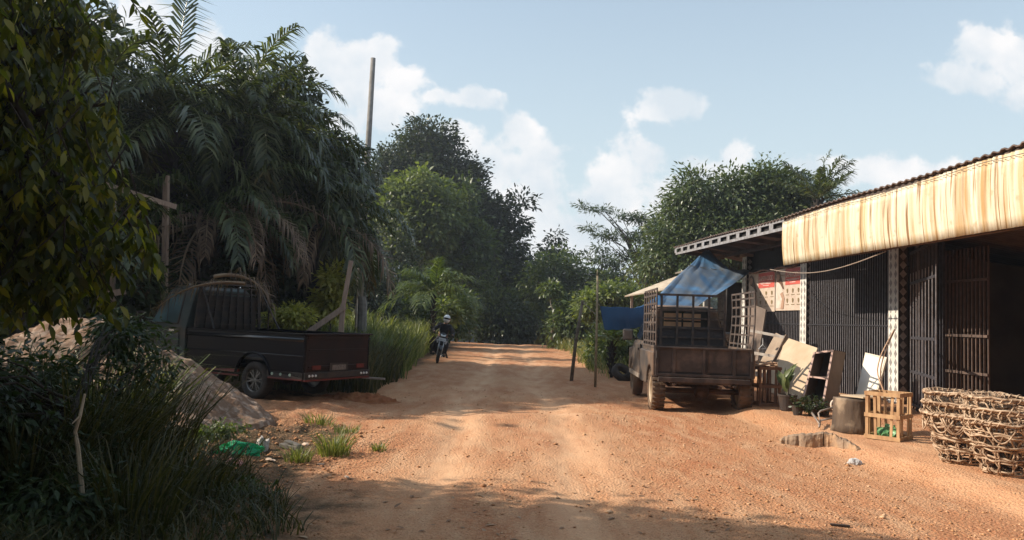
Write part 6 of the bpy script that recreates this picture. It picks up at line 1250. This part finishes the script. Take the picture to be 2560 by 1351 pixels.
mb = MB(); mb.tube([(.12, .1, .22), (.15, .5, .3), (.15, .85, .38)], [.03, .045, .045], 8); mb.build('exhaust', SIL, moto, smooth=True)

def skin(name, nodes, edges, mat, parent, root=0, sub=2):
    me = bpy.data.meshes.new(name); me.from_pydata([n[0] for n in nodes], edges, []); me.materials.append(mat); o = bpy.data.objects.new(name, me); COL.objects.link(o)
    if parent: o.parent = parent
    m_ = o.modifiers.new('skin', 'SKIN'); m_.use_smooth_shade = True
    sv = me.skin_vertices[0].data
    for i, n in enumerate(nodes): r_ = n[1]; sv[i].radius = (r_, r_) if not hasattr(r_, '__len__') else r_; sv[i].use_root = (i == root)
    s_ = o.modifiers.new('sub', 'SUBSURF'); s_.levels = s_.render_levels = sub; return o
per = thing('person', 'rider in a black jacket, dark trousers and white helmet with dark visor', 'person', (mp.x, my, mz), (0, LEAN, R(6)))
SK = M('skin', (.28, .16, .10), rough=.6); JK = M('black_jacket', (.014, .013, .014), (.022, .02, .02), scale=12, rough=.8, bump=.3); TR = M('dark_trousers', (.028, .026, .030), (.02, .018, .02), rough=.85); GV = M('dark_glove', (.03, .025, .022), rough=.8)
nodes = [((0, .32, .84), .13), ((0, .30, 1.0), .12), ((0, .24, 1.2), .14), ((0, .18, 1.34), .08), ((0, .14, 1.43), .055), ((0, .10, 1.54), .085)]; edges = [(0, 1), (1, 2), (2, 3), (3, 4), (4, 5)]
for s_ in (-1, 1):
    k = len(nodes); nodes += [((s_ * .17, .20, 1.30), .07), ((s_ * .33, .06, 1.10), .047), ((s_ * .33, -.17, 1.02), .034), ((s_ * .33, -.22, 1.02), .032)]; edges += [(2, k), (k, k + 1), (k + 1, k + 2), (k + 2, k + 3)]
    k = len(nodes); nodes += [((s_ * .13, .26, .78), .09), ((s_ * .20, -.08, .66), .065), ((s_ * .19, .08, .34), .045), ((s_ * .19, -.06, .29), .04)]; edges += [(0, k), (k, k + 1), (k + 1, k + 2), (k + 2, k + 3)]
body = skin('body', nodes, edges, SK, per)
jn = [((0, .32, .88), .16), ((0, .30, 1.02), .155), ((0, .23, 1.22), .175), ((0, .17, 1.36), .09)]; je = [(0, 1), (1, 2), (2, 3)]
for s_ in (-1, 1): k = len(jn); jn += [((s_ * .18, .20, 1.31), .092), ((s_ * .345, .06, 1.10), .072), ((s_ * .335, -.15, 1.02), .05)]; je += [(2, k), (k, k + 1), (k + 1, k + 2)]
skin('jacket', jn, je, JK, per)
tn = [((0, .32, .84), .15)]; te = []
for s_ in (-1, 1): k = len(tn); tn += [((s_ * .13, .24, .79), .105), ((s_ * .205, -.08, .66), .085), ((s_ * .195, .05, .40), .07), ((s_ * .19, .08, .33), .062)]; te += [(0, k), (k, k + 1), (k + 1, k + 2), (k + 2, k + 3)]
skin('trousers', tn, te, TR, per)
for s_ in (-1, 1):
    mb = MB(); mb.box((s_ * .19, -.01, .265), (.09, .26, .08)); mb.build('shoe', M('shoe', (.04, .035, .03), rough=.7), per, bevel=.03)
    hn = [((s_ * .33, -.20, 1.02), .03), ((s_ * .33, -.25, 1.025), .032)]; he = [(0, 1)]
    for f_i in range(4):
        k = len(hn); x_ = s_ * (.295 + f_i * .022); hn += [((x_, -.275, 1.025), .010), ((x_, -.290, 1.0), .0095), ((x_, -.265, .978), .009)]; he += [(1, k), (k, k + 1), (k + 1, k + 2)]
    k = len(hn); hn += [((s_ * .285, -.225, 1.0), .011), ((s_ * .28, -.25, .985), .010)]; he += [(0, k), (k, k + 1)]
    skin('glove', hn, he, GV, per, sub=1)
import bmesh
bm = bmesh.new(); bmesh.ops.create_uvsphere(bm, u_segments=24, v_segments=16, radius=.135)
for v in bm.verts: v.co = Vector((v.co.x * .95, v.co.y * 1.12, v.co.z * 1.05)); v.co.z -= .02 * (v.co.y < 0) * (v.co.z < 0)
me = bpy.data.meshes.new('helmet'); bm.to_mesh(me); bm.free(); me.shade_smooth(); me.materials.append(M('helmet_white', (.72, .75, .76), (.66, .68, .68), rough=.25)); hm = bpy.data.objects.new('helmet', me); COL.objects.link(hm); hm.parent = per; hm.location = (0, .08, 1.56)
mb = MB(); vs = []; 
for i in range(9):
    a = math.pi * (-1.02 + i / 8 * 1.04) ; 
    for e in (-.85, -.5, -.1, .22): vs.append((math.cos(a) * .1325 * math.cos(e), math.sin(a) * .156 * math.cos(e), math.sin(e) * .145))
mb.add(vs, [(4 * i + j, 4 * i + j + 1, 4 * i + 5 + j, 4 * i + 4 + j) for i in range(8) for j in range(3)]); o = mb.build('visor', M('visor_black', (.01, .01, .012), rough=.1, spec=.7), hm, smooth=True)
# ================================================================== HAZE
top = max((o.matrix_world @ Vector(c)).z for o in COL.objects if o.type == 'MESH' for c in (o.bound_box[1], o.bound_box[6])) if False else 20
mb = MB(); mb.box((0, 680, 6.5), (1100, 1750, 27)); hz = mb.build('haze', bpy.data.materials.new('haze'))
hm_ = hz.data.materials[0]; hm_.use_nodes = True; n_ = hm_.node_tree.nodes; n_.clear(); o_ = n_.new('ShaderNodeOutputMaterial'); v_ = n_.new('ShaderNodeVolumePrincipled'); hm_.node_tree.links.new(v_.outputs[0], o_.inputs['Volume'])
v_.inputs['Density'].default_value = .0008; v_.inputs['Color'].default_value = (.80, .88, 1, 1); v_.inputs['Anisotropy'].default_value = .3
tag(hz, 'thin pale haze in the air', kind='stuff')
